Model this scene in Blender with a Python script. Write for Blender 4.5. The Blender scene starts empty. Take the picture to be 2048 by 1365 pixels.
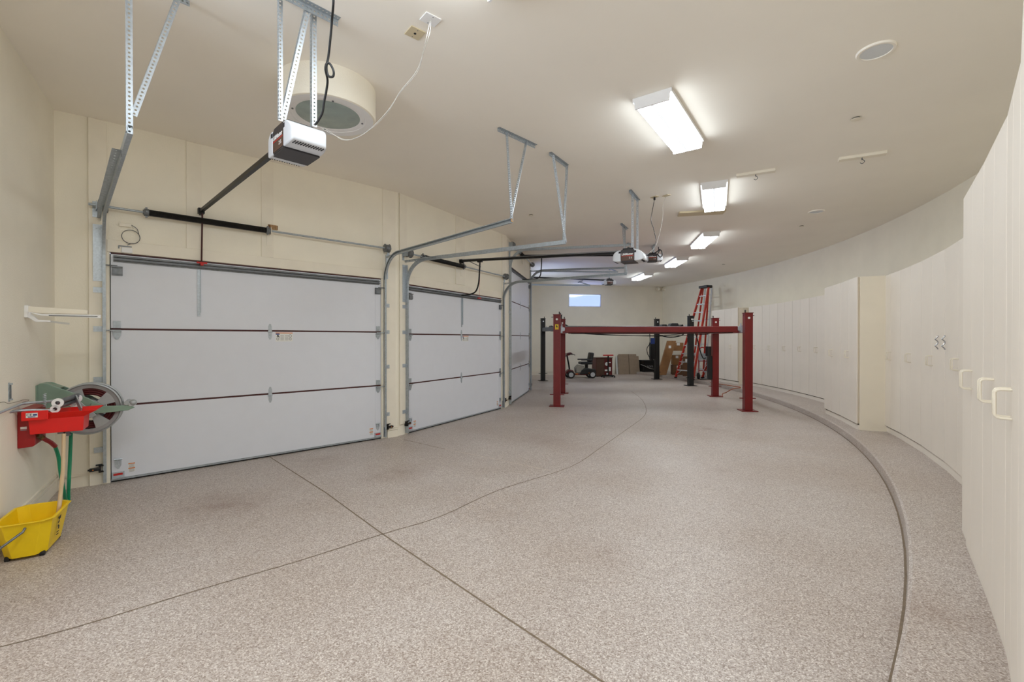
import bpy, math, random
from mathutils import Vector, Matrix
random.seed(7)
V = Vector
PI = math.pi
scene = bpy.context.scene
SKY = .3
COL = scene.collection

# ------------------------------------------------------------------ camera model
F = 910.0                       # focal length in pixels of the 2048 wide frame
PITCH = math.atan(4.5 / F)
CAM = V((0, 0, 1.5))
H = 3.75                        # ceiling height

def ray(x, y):
    a, c, s = (682.5 - y) / F, math.cos(PITCH), math.sin(PITCH)
    return V(((x - 1024) / F, c + a * s, -s + a * c))

def at(x, y, z):                # where that sight line meets the level z
    d = ray(x, y)
    return CAM + d * ((z - CAM.z) / d.z)

def onv(x, y, P, Q):            # where that sight line meets the upright plane through P and Q
    d = ray(x, y)
    n = V((Q[1] - P[1], P[0] - Q[0], 0))
    return CAM + d * ((V((P[0], P[1], 0)) - V((0, 0, 0))).dot(n) / d.dot(n))

def dep(x, y, Y):               # point of that sight line at depth Y
    d = ray(x, y)
    return CAM + d * (Y / d.y)

# ------------------------------------------------------------------ materials
def rgb(r, g, b):
    f = lambda c: ((c / 255 + 0.055) / 1.055) ** 2.4 if c > 10 else c / 255 / 12.92
    return (f(r), f(g), f(b), 1)

def mat(name, col, rough=0.5, metal=0.0, noise=0.0, nscale=8.0, bump=0.0, bscale=200.0, emit=None, es=0, coat=0.0):
    m = bpy.data.materials.new(name); m.use_nodes = True
    nt = m.node_tree; b = nt.nodes['Principled BSDF']
    b.inputs['Base Color'].default_value = col
    b.inputs['Roughness'].default_value = rough
    b.inputs['Metallic'].default_value = metal
    b.inputs['Coat Weight'].default_value = coat
    tc = nt.nodes.new('ShaderNodeTexCoord')
    if noise:
        n = nt.nodes.new('ShaderNodeTexNoise'); n.inputs['Scale'].default_value = nscale
        n.inputs['Detail'].default_value = 4
        nt.links.new(tc.outputs['Object'], n.inputs['Vector'])
        r = nt.nodes.new('ShaderNodeValToRGB')
        r.color_ramp.elements[0].position = 0.3; r.color_ramp.elements[1].position = 0.7
        r.color_ramp.elements[0].color = [c * (1 - noise) for c in col[:3]] + [1]
        r.color_ramp.elements[1].color = [min(1, c * (1 + noise)) for c in col[:3]] + [1]
        nt.links.new(n.outputs['Fac'], r.inputs['Fac'])
        nt.links.new(r.outputs['Color'], b.inputs['Base Color'])
    if bump:
        n2 = nt.nodes.new('ShaderNodeTexNoise'); n2.inputs['Scale'].default_value = bscale
        nt.links.new(tc.outputs['Object'], n2.inputs['Vector'])
        bp = nt.nodes.new('ShaderNodeBump'); bp.inputs['Strength'].default_value = bump
        bp.inputs['Distance'].default_value = 0.01
        nt.links.new(n2.outputs['Fac'], bp.inputs['Height'])
        nt.links.new(bp.outputs['Normal'], b.inputs['Normal'])
    if emit:
        b.inputs['Emission Color'].default_value = emit
        b.inputs['Emission Strength'].default_value = es
    return m

M = {}
def mm(k, *a, **kw): M[k] = mat(k, *a, **kw)
mm('cream_wall', rgb(240, 234, 218), 0.75, noise=0.03, nscale=2.0, bump=0.15, bscale=90)
mm('cream_ceiling', rgb(246, 241, 231), 0.85, noise=0.02, nscale=1.0)
mm('cream_trim', rgb(236, 229, 213), 0.5, noise=0.03, nscale=5)
mm('cabinet', rgb(228, 219, 207), 0.45, noise=0.02, nscale=3)
mm('cabinet_side', rgb(232, 223, 204), 0.5, noise=0.02, nscale=3)
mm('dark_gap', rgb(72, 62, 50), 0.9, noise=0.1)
mm('handle_cream', rgb(226, 217, 198), 0.3, noise=0.01)
mm('chrome', rgb(170, 170, 172), 0.2, 1.0, noise=0.03)
mm('door_white', rgb(218, 221, 229), 0.42, noise=0.012, nscale=6, bump=0.03, bscale=60)
mm('maroon', rgb(66, 22, 20), 0.6, noise=0.1)
mm('galv', rgb(168, 176, 182), 0.42, 0.55, noise=0.14, nscale=45)
mm('galv_bright', rgb(182, 190, 197), 0.38, 0.5, noise=0.12, nscale=60)
mm('steel_dark', rgb(118, 121, 124), 0.45, 0.6, noise=0.15, nscale=40)
mm('black_steel', rgb(18, 17, 16), 0.4, 0.3, noise=0.2, nscale=20)
mm('black_plastic', rgb(15, 15, 16), 0.45, noise=0.1)
mm('opener_body', rgb(46, 42, 44), 0.45, noise=0.1)
mm('opener_panel', rgb(82, 58, 44), 0.5, noise=0.1)
mm('lens_white', rgb(206, 209, 214), 0.3, noise=0.01)
mm('white_paint', rgb(236, 236, 236), 0.45, noise=0.01)
mm('beige_plate', rgb(206, 192, 160), 0.5, noise=0.02)
mm('frost_glass', rgb(150, 165, 160), 0.25, noise=0.1, nscale=9)
mm('speaker_grille', rgb(216, 220, 224), 0.7, noise=0.06, nscale=300)
mm('lift_red', rgb(114, 11, 12), 0.4, noise=0.1, nscale=5)
mm('lift_black', rgb(9, 10, 11), 0.45, noise=0.1, nscale=5)
mm('red_plastic', rgb(220, 18, 12), 0.4, noise=0.04)
mm('red_dark', rgb(150, 14, 18), 0.4, noise=0.05)
mm('ladder_red', rgb(178, 44, 26), 0.45, noise=0.06)
mm('yellow', rgb(238, 202, 10), 0.42, noise=0.05, nscale=6)
mm('green_hose', rgb(10, 140, 98), 0.35, noise=0.05)
mm('reel_green', rgb(128, 152, 136), 0.4, 0.2, noise=0.08)
mm('reel_grey', rgb(168, 172, 174), 0.4, 0.4, noise=0.08)
mm('hose_maroon', rgb(82, 24, 26), 0.55, noise=0.1)
mm('hose_beige', rgb(202, 178, 142), 0.45, noise=0.06)
mm('brass', rgb(120, 100, 60), 0.4, 0.7, noise=0.1)
mm('cardboard', rgb(150, 108, 68), 0.8, noise=0.08)
mm('cardboard_grey', rgb(150, 132, 112), 0.8, noise=0.08)
mm('cardboard_dark', rgb(104, 72, 46), 0.8, noise=0.1)
mm('paper', rgb(228, 228, 224), 0.7, noise=0.02)
mm('ink', rgb(34, 34, 38), 0.7, noise=0.05)
mm('ink_grey', rgb(140, 140, 142), 0.7, noise=0.05)
mm('label_orange', rgb(214, 120, 50), 0.6, noise=0.05)
mm('label_blue', rgb(30, 60, 130), 0.6, noise=0.05)
mm('label_red', rgb(190, 40, 36), 0.6, noise=0.05)
mm('wood', rgb(176, 140, 96), 0.6, noise=0.2, nscale=30)
mm('brown_dark', rgb(84, 58, 44), 0.5, noise=0.1)
mm('tool_cabinet', rgb(92, 24, 22), 0.4, noise=0.1)
mm('seat_vinyl', rgb(28, 27, 30), 0.5, noise=0.1)
mm('rubber', rgb(32, 30, 30), 0.75, noise=0.15)
mm('scooter_red', rgb(84, 12, 16), 0.3, noise=0.05)
mm('scooter_grey', rgb(152, 148, 138), 0.5, noise=0.05)
mm('aluminium', rgb(206, 210, 214), 0.4, 0.45, noise=0.06, nscale=20)
mm('cord_orange', rgb(172, 92, 52), 0.55, noise=0.08)
mm('wire_white', rgb(190, 188, 182), 0.5, noise=0.03)
mm('joint', rgb(122, 106, 88), 0.9, noise=0.15, nscale=30)
mm('joint_pale', rgb(206, 192, 178), 0.9, noise=0.1, nscale=30)
mm('shield_yellow', rgb(232, 200, 40), 0.5, noise=0.03)
mm('lamp_side', rgb(245, 245, 245), 0.4, emit=(0.88, 0.955, 1.0, 1), es=1.3)
mm('lamp_dim', rgb(235, 236, 240), 0.4, emit=(0.88, 0.955, 1.0, 1), es=.10)
mm('lamp_lens', rgb(245, 245, 245), 0.4, emit=(0.88, 0.955, 1.0, 1), es=5.2)

def floor_material(name):
    m = bpy.data.materials.new(name); m.use_nodes = True
    nt = m.node_tree; N = nt.nodes; L = nt.links; b = N['Principled BSDF']
    tc = N.new('ShaderNodeTexCoord')
    vo = N.new('ShaderNodeTexVoronoi'); vo.inputs['Scale'].default_value = 170
    L.new(tc.outputs['Object'], vo.inputs['Vector'])
    sep = N.new('ShaderNodeSeparateColor'); L.new(vo.outputs['Color'], sep.inputs['Color'])
    r = N.new('ShaderNodeValToRGB'); r.color_ramp.interpolation = 'LINEAR'
    e = r.color_ramp.elements
    e[0].position = 0.0; e[0].color = rgb(138, 123, 113)
    e[1].position = 1.0; e[1].color = rgb(220, 213, 207)
    for p, c in ((0.2, rgb(163, 150, 141)), (0.5, rgb(180, 169, 162)), (0.8, rgb(195, 186, 179))):
        x = e.new(p); x.color = c
    L.new(sep.outputs['Red'], r.inputs['Fac'])
    # broad wear and brownish stains
    n1 = N.new('ShaderNodeTexNoise'); n1.inputs['Scale'].default_value = 0.9; n1.inputs['Detail'].default_value = 5
    L.new(tc.outputs['Object'], n1.inputs['Vector'])
    r1 = N.new('ShaderNodeValToRGB'); r1.color_ramp.elements[0].position = 0.35; r1.color_ramp.elements[1].position = 0.72
    r1.color_ramp.elements[0].color = (1, 1, 1, 1); r1.color_ramp.elements[1].color = (0.87, 0.83, 0.79, 1)
    L.new(n1.outputs['Fac'], r1.inputs['Fac'])
    mx = N.new('ShaderNodeMix'); mx.data_type = 'RGBA'; mx.blend_type = 'MULTIPLY'; mx.inputs['Factor'].default_value = 1
    L.new(r.outputs['Color'], mx.inputs['A']); L.new(r1.outputs['Color'], mx.inputs['B'])
    cur = mx.outputs['Result']
    # tyre and oil stains with places of their own
    for (px, py, rx, amt) in ((445, 1012, .34, .30), (800, 945, .34, .22), (640, 920, .25, .16), (1080, 880, .35, .16), (1440, 942, .12, .12),
                              (1445, 862, .16, .14), (1418, 858, .10, .25), (1180, 832, .3, .12), (1210, 1105, .2, .10), (1880, 1270, .22, .2), (1010, 1030, .2, .08)):
        p = at(px, py, 0)
        mp = N.new('ShaderNodeMapping'); mp.inputs['Location'].default_value = (-p.x, -p.y, 0)
        L.new(tc.outputs['Object'], mp.inputs['Vector'])
        nz = N.new('ShaderNodeTexNoise'); nz.inputs['Scale'].default_value = 5; nz.inputs['Detail'].default_value = 4
        L.new(tc.outputs['Object'], nz.inputs['Vector'])
        mul = N.new('ShaderNodeVectorMath'); mul.operation = 'MULTIPLY'; mul.inputs[1].default_value = (1, 1, 0)
        L.new(mp.outputs['Vector'], mul.inputs[0])
        ln = N.new('ShaderNodeVectorMath'); ln.operation = 'LENGTH'; L.new(mul.outputs[0], ln.inputs[0])
        ad = N.new('ShaderNodeMath'); ad.operation = 'MULTIPLY_ADD'; ad.inputs[1].default_value = rx * 2.2
        L.new(nz.outputs['Fac'], ad.inputs[0]); L.new(ln.outputs['Value'], ad.inputs[2])
        mr = N.new('ShaderNodeMapRange'); mr.interpolation_type = 'SMOOTHSTEP'
        mr.inputs['From Min'].default_value = rx * 2.7; mr.inputs['From Max'].default_value = rx * 0.7
        mr.inputs['To Min'].default_value = 0; mr.inputs['To Max'].default_value = amt * 1.45
        L.new(ad.outputs[0], mr.inputs['Value'])
        mk = N.new('ShaderNodeMix'); mk.data_type = 'RGBA'
        L.new(mr.outputs['Result'], mk.inputs['Factor']); L.new(cur, mk.inputs['A'])
        mk.inputs['B'].default_value = rgb(112, 78, 54)
        cur = mk.outputs['Result']
    L.new(cur, b.inputs['Base Color'])
    b.inputs['Roughness'].default_value = 0.42
    b.inputs['Specular IOR Level'].default_value = 0.35
    bp = N.new('ShaderNodeBump'); bp.inputs['Strength'].default_value = 0.25; bp.inputs['Distance'].default_value = 0.003
    L.new(sep.outputs['Green'], bp.inputs['Height']); L.new(bp.outputs['Normal'], b.inputs['Normal'])
    return m
M['floor_chips'] = floor_material('floor_chips')

def glass_material():
    m = bpy.data.materials.new('window_glass'); m.use_nodes = True
    nt = m.node_tree; N = nt.nodes; b = N['Principled BSDF']; out = N['Material Output']
    g = N.new('ShaderNodeBsdfGlossy'); g.inputs['Roughness'].default_value = 0.05
    t = N.new('ShaderNodeBsdfTransparent'); t.inputs['Color'].default_value = (0.92, 0.95, 1, 1)
    x = N.new('ShaderNodeMixShader'); x.inputs['Fac'].default_value = 0.06
    nt.links.new(t.outputs[0], x.inputs[1]); nt.links.new(g.outputs[0], x.inputs[2])
    nt.links.new(x.outputs[0], out.inputs['Surface']); N.remove(b)
    return m
M['window_glass'] = glass_material()

# ------------------------------------------------------------------ mesh builder
class MB:
    def __init__(s): s.v = []; s.f = []
    def add(s, vs, fs):
        o = len(s.v); s.v += [V(p) for p in vs]; s.f += [tuple(i + o for i in f) for f in fs]; return s
    def box(s, c, d, R=None):
        c = V(c); x, y, z = d[0] / 2, d[1] / 2, d[2] / 2
        P = [V((a * x, b * y, e * z)) for e in (-1, 1) for b in (-1, 1) for a in (-1, 1)]
        if R is not None: P = [R @ p for p in P]
        return s.add([p + c for p in P], [(0, 2, 3, 1), (4, 5, 7, 6), (0, 1, 5, 4), (1, 3, 7, 5), (3, 2, 6, 7), (2, 0, 4, 6)])
    def hexa(s, lo, hi):        # two matching quads
        return s.add(list(lo) + list(hi), [(3, 2, 1, 0), (4, 5, 6, 7), (0, 1, 5, 4), (1, 2, 6, 5), (2, 3, 7, 6), (3, 0, 4, 7)])
    def bar(s, p0, p1, w, d, up=(0, 0, 1)):     # rectangular bar
        p0, p1 = V(p0), V(p1); t = (p1 - p0).normalized(); u = V(up)
        if abs(t.dot(u)) > .98: u = V((0, 1, 0)) if abs(t.y) < .9 else V((1, 0, 0))
        a = t.cross(u).normalized(); b = a.cross(t)
        q = [a * x * w / 2 + b * y * d / 2 for x, y in ((-1, -1), (1, -1), (1, 1), (-1, 1))]
        return s.hexa([p0 + k for k in q], [p1 + k for k in q])
    def prism(s, pts, off):     # polygon of 3D points pushed along off
        n = len(pts); off = V(off); P = [V(p) for p in pts]
        return s.add(P + [p + off for p in P], [tuple(reversed(range(n))), tuple(range(n, 2 * n))] + [(i, (i + 1) % n, n + (i + 1) % n, n + i) for i in range(n)])
    def cyl(s, p0, p1, r, n=16, r2=None):
        p0, p1 = V(p0), V(p1); t = (p1 - p0).normalized(); r2 = r if r2 is None else r2
        u = V((0, 0, 1)) if abs(t.z) < .9 else V((1, 0, 0)); a = t.cross(u).normalized(); b = t.cross(a)
        A = [2 * PI * i / n for i in range(n)]
        P = [p0 + (a * math.cos(k) + b * math.sin(k)) * r for k in A] + [p1 + (a * math.cos(k) + b * math.sin(k)) * r2 for k in A]
        return s.add(P, [tuple(range(n)), tuple(reversed(range(n, 2 * n)))] + [(i, n + i, n + (i + 1) % n, (i + 1) % n) for i in range(n)])
    def tube(s, pts, r, n=8, smooth=True, closed=False):
        P = spline(pts) if smooth else [V(p) for p in pts]
        up = V((0, 0, 1)); rings = []
        prev = None
        for i, p in enumerate(P):
            t = (P[min(i + 1, len(P) - 1)] - P[max(i - 1, 0)]).normalized()
            if prev is None:
                a = t.cross(up if abs(t.z) < .9 else V((1, 0, 0))).normalized()
            else:
                a = (prev - t * prev.dot(t)).normalized()
            prev = a; b = t.cross(a)
            rings.append([p + (a * math.cos(2 * PI * k / n) + b * math.sin(2 * PI * k / n)) * r for k in range(n)])
        vs = [q for R in rings for q in R]; m = len(rings)
        fs = [(i * n + k, i * n + (k + 1) % n, (i + 1) * n + (k + 1) % n, (i + 1) * n + k) for i in range(m - 1) for k in range(n)]
        fs += [tuple(reversed(range(n))), tuple(range((m - 1) * n, m * n))]
        return s.add(vs, fs)
    def lathe(s, prof, o=(0, 0, 0), ax=(0, 0, 1), n=32):
        o, ax = V(o), V(ax).normalized(); u = V((1, 0, 0)) if abs(ax.x) < .9 else V((0, 1, 0))
        a = ax.cross(u).normalized(); b = ax.cross(a); m = len(prof)
        vs = [o + ax * z + (a * math.cos(2 * PI * k / n) + b * math.sin(2 * PI * k / n)) * max(r, 1e-5) for r, z in prof for k in range(n)]
        return s.add(vs, [(i * n + k, i * n + (k + 1) % n, (i + 1) * n + (k + 1) % n, (i + 1) * n + k) for i in range(m - 1) for k in range(n)])
    def sweep(s, prof, path, side):     # closed 2D profile (side, normal) swept along a path that lies square to side
        side = V(side).normalized(); P = [V(p) for p in path]; n = len(prof); rings = []
        for i, p in enumerate(P):
            t = (P[min(i + 1, len(P) - 1)] - P[max(i - 1, 0)]).normalized(); nn = side.cross(t).normalized()
            rings.append([p + side * a + nn * b for a, b in prof])
        m = len(rings); vs = [q for R in rings for q in R]
        fs = [(i * n + k, i * n + (k + 1) % n, (i + 1) * n + (k + 1) % n, (i + 1) * n + k) for i in range(m - 1) for k in range(n)]
        fs += [tuple(reversed(range(n))), tuple(range((m - 1) * n, m * n))]
        return s.add(vs, fs)
    def sphere(s, c, r, sc=(1, 1, 1), n=16, m=10):
        c = V(c); vs = []; fs = []
        for i in range(m + 1):
            th = PI * i / m
            for k in range(n):
                ph = 2 * PI * k / n
                vs.append(c + V((r * sc[0] * math.sin(th) * math.cos(ph), r * sc[1] * math.sin(th) * math.sin(ph), r * sc[2] * math.cos(th))))
        for i in range(m):
            for k in range(n): fs.append((i * n + k, (i + 1) * n + k, (i + 1) * n + (k + 1) % n, i * n + (k + 1) % n))
        return s.add(vs, fs)
    def perf(s, p0, p1, da, db, w=0.034, pitch=0.026, th=0.0022, hole=0.0065):   # slotted steel angle
        p0, p1 = V(p0), V(p1); L = (p1 - p0).length; t = (p1 - p0).normalized()
        da = V(da); da = (da - t * da.dot(t)).normalized(); db = V(db); db = (db - t * db.dot(t)); db = (db - da * db.dot(da)).normalized()
        nc = max(1, round(L / pitch)); pc = L / nc
        for a, nrm in ((da, db), (db, da)):
            for i in range(nc):
                c = p0 + t * (pc * (i + .5)) + a * (w / 2)
                out = [(-1, -1), (0, -1), (1, -1), (1, 0), (1, 1), (0, 1), (-1, 1), (-1, 0)]
                O = [c + t * (x * pc / 2) + a * (y * w / 2) for x, y in out]
                I = [c + (t * math.cos(k) + a * math.sin(k)) * hole for k in [PI * 1.25 + j * PI / 4 for j in range(8)]]
                vs = O + I + [q + nrm * th for q in O + I]
                fs = []
                for j in range(8):
                    k = (j + 1) % 8
                    fs += [(j, k, 8 + k, 8 + j), (16 + j, 24 + j, 24 + k, 16 + k), (8 + j, 8 + k, 24 + k, 24 + j)]
                fs += [(4, 5, 21, 20), (5, 6, 22, 21), (1, 0, 16, 17), (2, 1, 17, 18)]
                s.add(vs, fs)
        return s
    def build(s, name, m, parent=None, bevel=0, smooth=None):
        me = bpy.data.meshes.new(name); me.from_pydata([tuple(v) for v in s.v], [], s.f); me.update()
        me.materials.append(M[m] if isinstance(m, str) else m)
        if smooth is not None:
            for p in me.polygons: p.use_smooth = True
            me.set_sharp_from_angle(angle=math.radians(smooth))
        o = bpy.data.objects.new(name, me); COL.objects.link(o)
        if parent is not None: o.parent = parent
        if bevel:
            b = o.modifiers.new('bevel', 'BEVEL'); b.width = bevel; b.segments = 2; b.limit_method = 'ANGLE'; b.angle_limit = math.radians(40)
        return o

def spline(pts, k=8):
    P = [V(p) for p in pts]
    if len(P) < 3: return P
    out = []
    for i in range(len(P) - 1):
        a, b, c, d = P[max(i - 1, 0)], P[i], P[i + 1], P[min(i + 2, len(P) - 1)]
        for j in range(k):
            t = j / k
            out.append(0.5 * ((2 * b) + (c - a) * t + (2 * a - 5 * b + 4 * c - d) * t * t + (3 * b - a - 3 * c + d) * t ** 3))
    out.append(P[-1]); return out

def tag(o, label=None, cat=None, group=None, kind=None):
    if label: o['label'] = label
    if cat: o['category'] = cat
    if group: o['group'] = group
    if kind: o['kind'] = kind
    return o

def thing(name, label, cat, loc=(0, 0, 0), rz=0, group=None):
    o = bpy.data.objects.new(name, None); o.empty_display_size = 0.1; COL.objects.link(o)
    o.location = loc; o.rotation_euler = (0, 0, rz)
    return tag(o, label, cat, group)

def struct(o, label, cat): return tag(o, label, cat, kind='structure')

def text_mesh(txt, size, m, parent, name, Mx, label=None, depth=0.0008, bold=0.0):
    c = bpy.data.curves.new('t', 'FONT'); c.body = txt; c.size = size; c.align_x = 'CENTER'; c.align_y = 'CENTER'; c.extrude = depth; c.offset = bold
    o = bpy.data.objects.new('t', c); COL.objects.link(o)
    dg = bpy.context.evaluated_depsgraph_get(); me = bpy.data.meshes.new_from_object(o.evaluated_get(dg))
    bpy.data.objects.remove(o); bpy.data.curves.remove(c)
    me.materials.clear(); me.materials.append(M[m]); me.name = name
    me.transform(Mx)
    t = bpy.data.objects.new(name, me); COL.objects.link(t); t.parent = parent
    if label: t['label'] = label
    return t

def basis(x, y, o):             # matrix with text axes x, y and origin o
    x, y = V(x).normalized(), V(y).normalized(); z = x.cross(y)
    return Matrix(((x.x, y.x, z.x, o[0]), (x.y, y.y, z.y, o[1]), (x.z, y.z, z.z, o[2]), (0, 0, 0, 1)))

# ------------------------------------------------------------------ plan of the room
RC = V((-9.5, 13.3, 0))         # centre of the curve
def arc(R, deg, z=0.0): return V((RC.x + R * math.cos(math.radians(deg)), RC.y + R * math.sin(math.radians(deg)), z))
def arc_px(x, R):               # where the upright plane of picture column x meets the circle of radius R
    k = (x - 1024) / F; d = V((k, 1, 0)); b = d.dot(-RC); a = d.dot(d); c = RC.dot(RC) - R * R
    r = math.sqrt(max(0, b * b - a * c)); ts = sorted([(-b - r) / a, (-b + r) / a])
    return d * (ts[1])

C0 = V((-4.50, 4.48, 0))
D1 = (V((-4.18, 4.73, 0)), V((-1.96, 6.82, 0)))
D2 = (V((-1.65, 7.18, 0)), V((-0.23, 9.74, 0)))
D3 = (V((-0.06, 10.33, 0)), V((0.49, 12.99, 0)))
K1 = V((-1.765, 6.995, 0)); K2 = V((-0.13, 9.94, 0)); K3 = V((0.54, 13.23, 0)); K4 = V((0.24, 16.65, 0))
D4 = (V((0.52, 13.45, 0)), V((0.26, 16.42, 0)))
BL = V((0.10, 18.50, 0)); BR = V((6.58, 19.85, 0))
WD = V((0.565, -0.825, 0)).normalized(); WN = V((-WD.y, WD.x, 0)); LEND = C0 + WD * 2.8
RW = 17.35
arcpts = [arc(RW, a) for a in [22.2 - i * 2.43 for i in range(41)]]
REAR = V((-6.4, 0.3, 0))
def past(D): u = (D[1] - D[0]).normalized(); o = V((-u.y, u.x, 0)) * .12; return [D[0], D[0] + o, D[1] + o, D[1]]
outline = [C0] + list(D1) + [K1] + list(D2) + [K2] + list(D3) + [K3] + list(D4) + [K4, BL] + arcpts + [REAR, LEND]
floor_outline = [C0] + past(D1) + [K1] + past(D2) + [K2] + past(D3) + [K3] + past(D4) + [K4, BL] + arcpts + [REAR, LEND]

def poly_slab(name, pts, z, th, m, label, cat):
    b = MB(); b.prism([V((p.x, p.y, z)) for p in pts], (0, 0, th)); return struct(b.build(name, m), label, cat)
poly_slab('floor', floor_outline, -0.12, 0.12, 'floor_chips', 'speckled beige chip-coated garage floor', 'floor')
poly_slab('ceiling', outline, H, 0.1, 'cream_ceiling', 'plain cream painted ceiling', 'ceiling')

# raised walkway with its curb, along the curved wall
b = MB(); n = 60; a0, a1 = -75.0, 22.0; ring = []
for i in range(n + 1):
    a = a0 + (a1 - a0) * i / n
    ring.append([arc(15.90, a, 0.0), arc(15.908, a, 0.09), arc(15.925, a, 0.1), arc(RW, a, 0.1)])
for i in range(n):
    for k in range(3): b.add([ring[i][k], ring[i][k + 1], ring[i + 1][k + 1], ring[i + 1][k]], [(3, 2, 1, 0)])
struct(b.build('walkway', 'floor_chips', smooth=30), 'raised curved walkway with a low curb in front of the cabinets', 'walkway')

b = MB(); q = [[arc(15.885, a0 + (a1 - a0) * i / n, .0015), arc(15.898, a0 + (a1 - a0) * i / n, .0015)] for i in range(n + 1)]
for i in range(n): b.add([q[i][0], q[i][1], q[i + 1][1], q[i + 1][0]], [(0, 1, 2, 3)])
struct(b.build('trim_10', 'joint'), 'dark joint line at the foot of the curb', 'floor joint')
def wall(name, segs, label):    # segs: ((x0,y0),(x1,y1),z0,z1) pieces, inner face on the line, thickness outward
    b = MB()
    for P, Q, z0, z1 in segs:
        P, Q = V(P), V(Q); u = (Q - P).normalized(); out = V((-u.y, u.x, 0)) * 0.12
        q = [P, Q, Q + out, P + out]
        b.hexa([p + V((0, 0, z0)) for p in q], [p + V((0, 0, z1)) for p in q])
    return struct(b.build(name, 'cream_wall'), label, 'wall')

HD1, HD2, HD3 = 2.40, 2.36, 3.16
wall('wall_left', [(LEND, C0, 0, H)], 'cream left wall with reel and rack mounted on it')
wall('wall_garage', [(C0, D1[0], 0, H), (D1[0], D1[1], HD1, H), (D1[1], K1, 0, H),
                    (K1, D2[0], 0, H), (D2[0], D2[1], HD2, H), (D2[1], K2, 0, H),
                    (K2, D3[0], 0, H), (D3[0], D3[1], HD3, H), (D3[1], K3, 0, H),
                    (K3, D4[0], 0, H), (D4[0], D4[1], HD3, H), (D4[1], K4, 0, H), (K4, BL, 0, H)],
     'cream faceted wall that holds the overhead garage doors')
# back wall with its window opening
w0 = onv(1137, 590, BL, BR); w1 = onv(1202, 590, BL, BR); wt = onv(1170, 588.5, BL, BR).z; wb = onv(1170, 614.5, BL, BR).z
W0 = V((w0.x, w0.y, 0)); W1 = V((w1.x, w1.y, 0))
wall('wall_back', [(BL, W0, 0, H), (W0, W1, 0, wb), (W0, W1, wt, H), (W1, BR, 0, H)], 'cream back wall with one small high window')
b = MB()
for i in range(len(arcpts) - 1):
    P, Q = arcpts[i], arcpts[i + 1]; u = (Q - P).normalized(); out = V((-u.y, u.x, 0)) * 0.12
    b.hexa([P, Q, Q + out, P + out], [p + V((0, 0, H)) for p in (P, Q, Q + out, P + out)])
struct(b.build('wall_right', 'cream_wall', smooth=30), 'long curved cream wall behind the cabinets', 'wall')
OA = arcpts[-1].lerp(REAR, .06); OB = arcpts[-1].lerp(REAR, .94); OH = 3.1  # opening added behind the viewer so daylight fills the room
wall('wall_rear', [(arcpts[-1], OA, 0, H), (OA, OB, OH, H), (OB, REAR, 0, H), (REAR, LEND, 0, H)], 'cream wall behind the viewer with a doorway opening added to let daylight in')

# window
ub = (W1 - W0).normalized(); nb = V((ub.y, -ub.x, 0)); ww = (W1 - W0).length
t = thing('window_1', 'small wide high window of bluish daylight in the back wall', 'window', W0 + V((0, 0, wb)), math.atan2(ub.y, ub.x)); t['kind'] = 'structure'
hh = wt - wb; b = MB()
for c, d in (((ww / 2, .03, .018), (ww, .07, .036)), ((ww / 2, .03, hh - .018), (ww, .07, .036)), ((.018, .03, hh / 2), (.036, .07, hh - .072)), ((ww - .018, .03, hh / 2), (.036, .07, hh - .072))):
    b.box(c, d)
b.build('window_frame', 'aluminium', t)
MB().box((ww / 2, .05, hh / 2), (ww - .07, .006, hh - .07)).build('pane', 'window_glass', t)

# base boards
def baseboard(name, P, Q, z=0.0, h=0.16, label=''):
    u = (Q - P).normalized(); inn = V((u.y, -u.x, 0)); b = MB()
    for d, z0, z1 in ((.018, 0, h * .66), (.006, h * .66, h * .70), (.022, h * .70, h * .84), (.008, h * .84, h * .87), (.014, h * .87, h)):
        q = [P, Q, Q + inn * d, P + inn * d]
        b.hexa([p + V((0, 0, z + z0)) for p in q], [p + V((0, 0, z + z1)) for p in q])
    return struct(b.build(name, 'cream_trim'), label, 'baseboard')
baseboard('baseboard_left', LEND, C0 + WD * 0.02, label='stepped cream baseboard along the left wall')
u1 = (D1[1] - D1[0]).normalized(); u2 = (D2[1] - D2[0]).normalized()
baseboard('baseboard_garage', C0 + u1 * .015, C0 + u1 * .27, label='stepped cream baseboard on the wall strip left of the first garage door')
baseboard('baseboard_pier', K1 - u1 * .17, K1 - u1 * .0, label='stepped cream baseboard on the pier between the two near garage doors')
baseboard('baseboard_back', BL, BR, label='stepped cream baseboard along the back wall')

# header boards and battens (plywood panels with raised boards)
def xcol(px, P, Q): p = onv(px, 600, P, Q); return (V((p.x, p.y, 0)) - P).dot((Q - P).normalized())
def boards(name, P, Q, cols, rail, label, full=()):
    u = (Q - P).normalized(); inn = V((u.y, -u.x, 0)); b = MB(); Ln = (Q - P).length
    def pc(x0, x1, z0, z1, d):
        q = [P + u * x0, P + u * x1, P + u * x1 + inn * d, P + u * x0 + inn * d]
        b.hexa([p + V((0, 0, z0)) for p in q], [p + V((0, 0, z1)) for p in q])
    if rail: pc(rail[0], rail[1], rail[2], rail[3], .012)
    for c0, c1, z0 in cols: pc(c0, c1, z0, H - .002, .012)
    for c0, c1, z0, z1, d in full: pc(c0, c1, z0, z1, d)
    return struct(b.build(name, 'cream_trim', bevel=.003), label, 'wall trim')
P, Q = D1; L1 = (Q - P).length
X1 = lambda px: xcol(px, P, Q)
boards('trim_1', D1[0], D1[1], [(X1(373), X1(403), 2.53), (X1(523), X1(547), 2.53)], (-.02, L1 + .02, HD1 + .004, 2.53),
       'raised cream boards on the wall above the first garage door', full=((-.16, -.02, 0.0, H - .002, .010), (L1 + .02, L1 + .235, .17, H - .002, .010)))
P2, Q2 = D2; L2 = (Q2 - P2).length
X2 = lambda px: xcol(px, P2, Q2)
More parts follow.
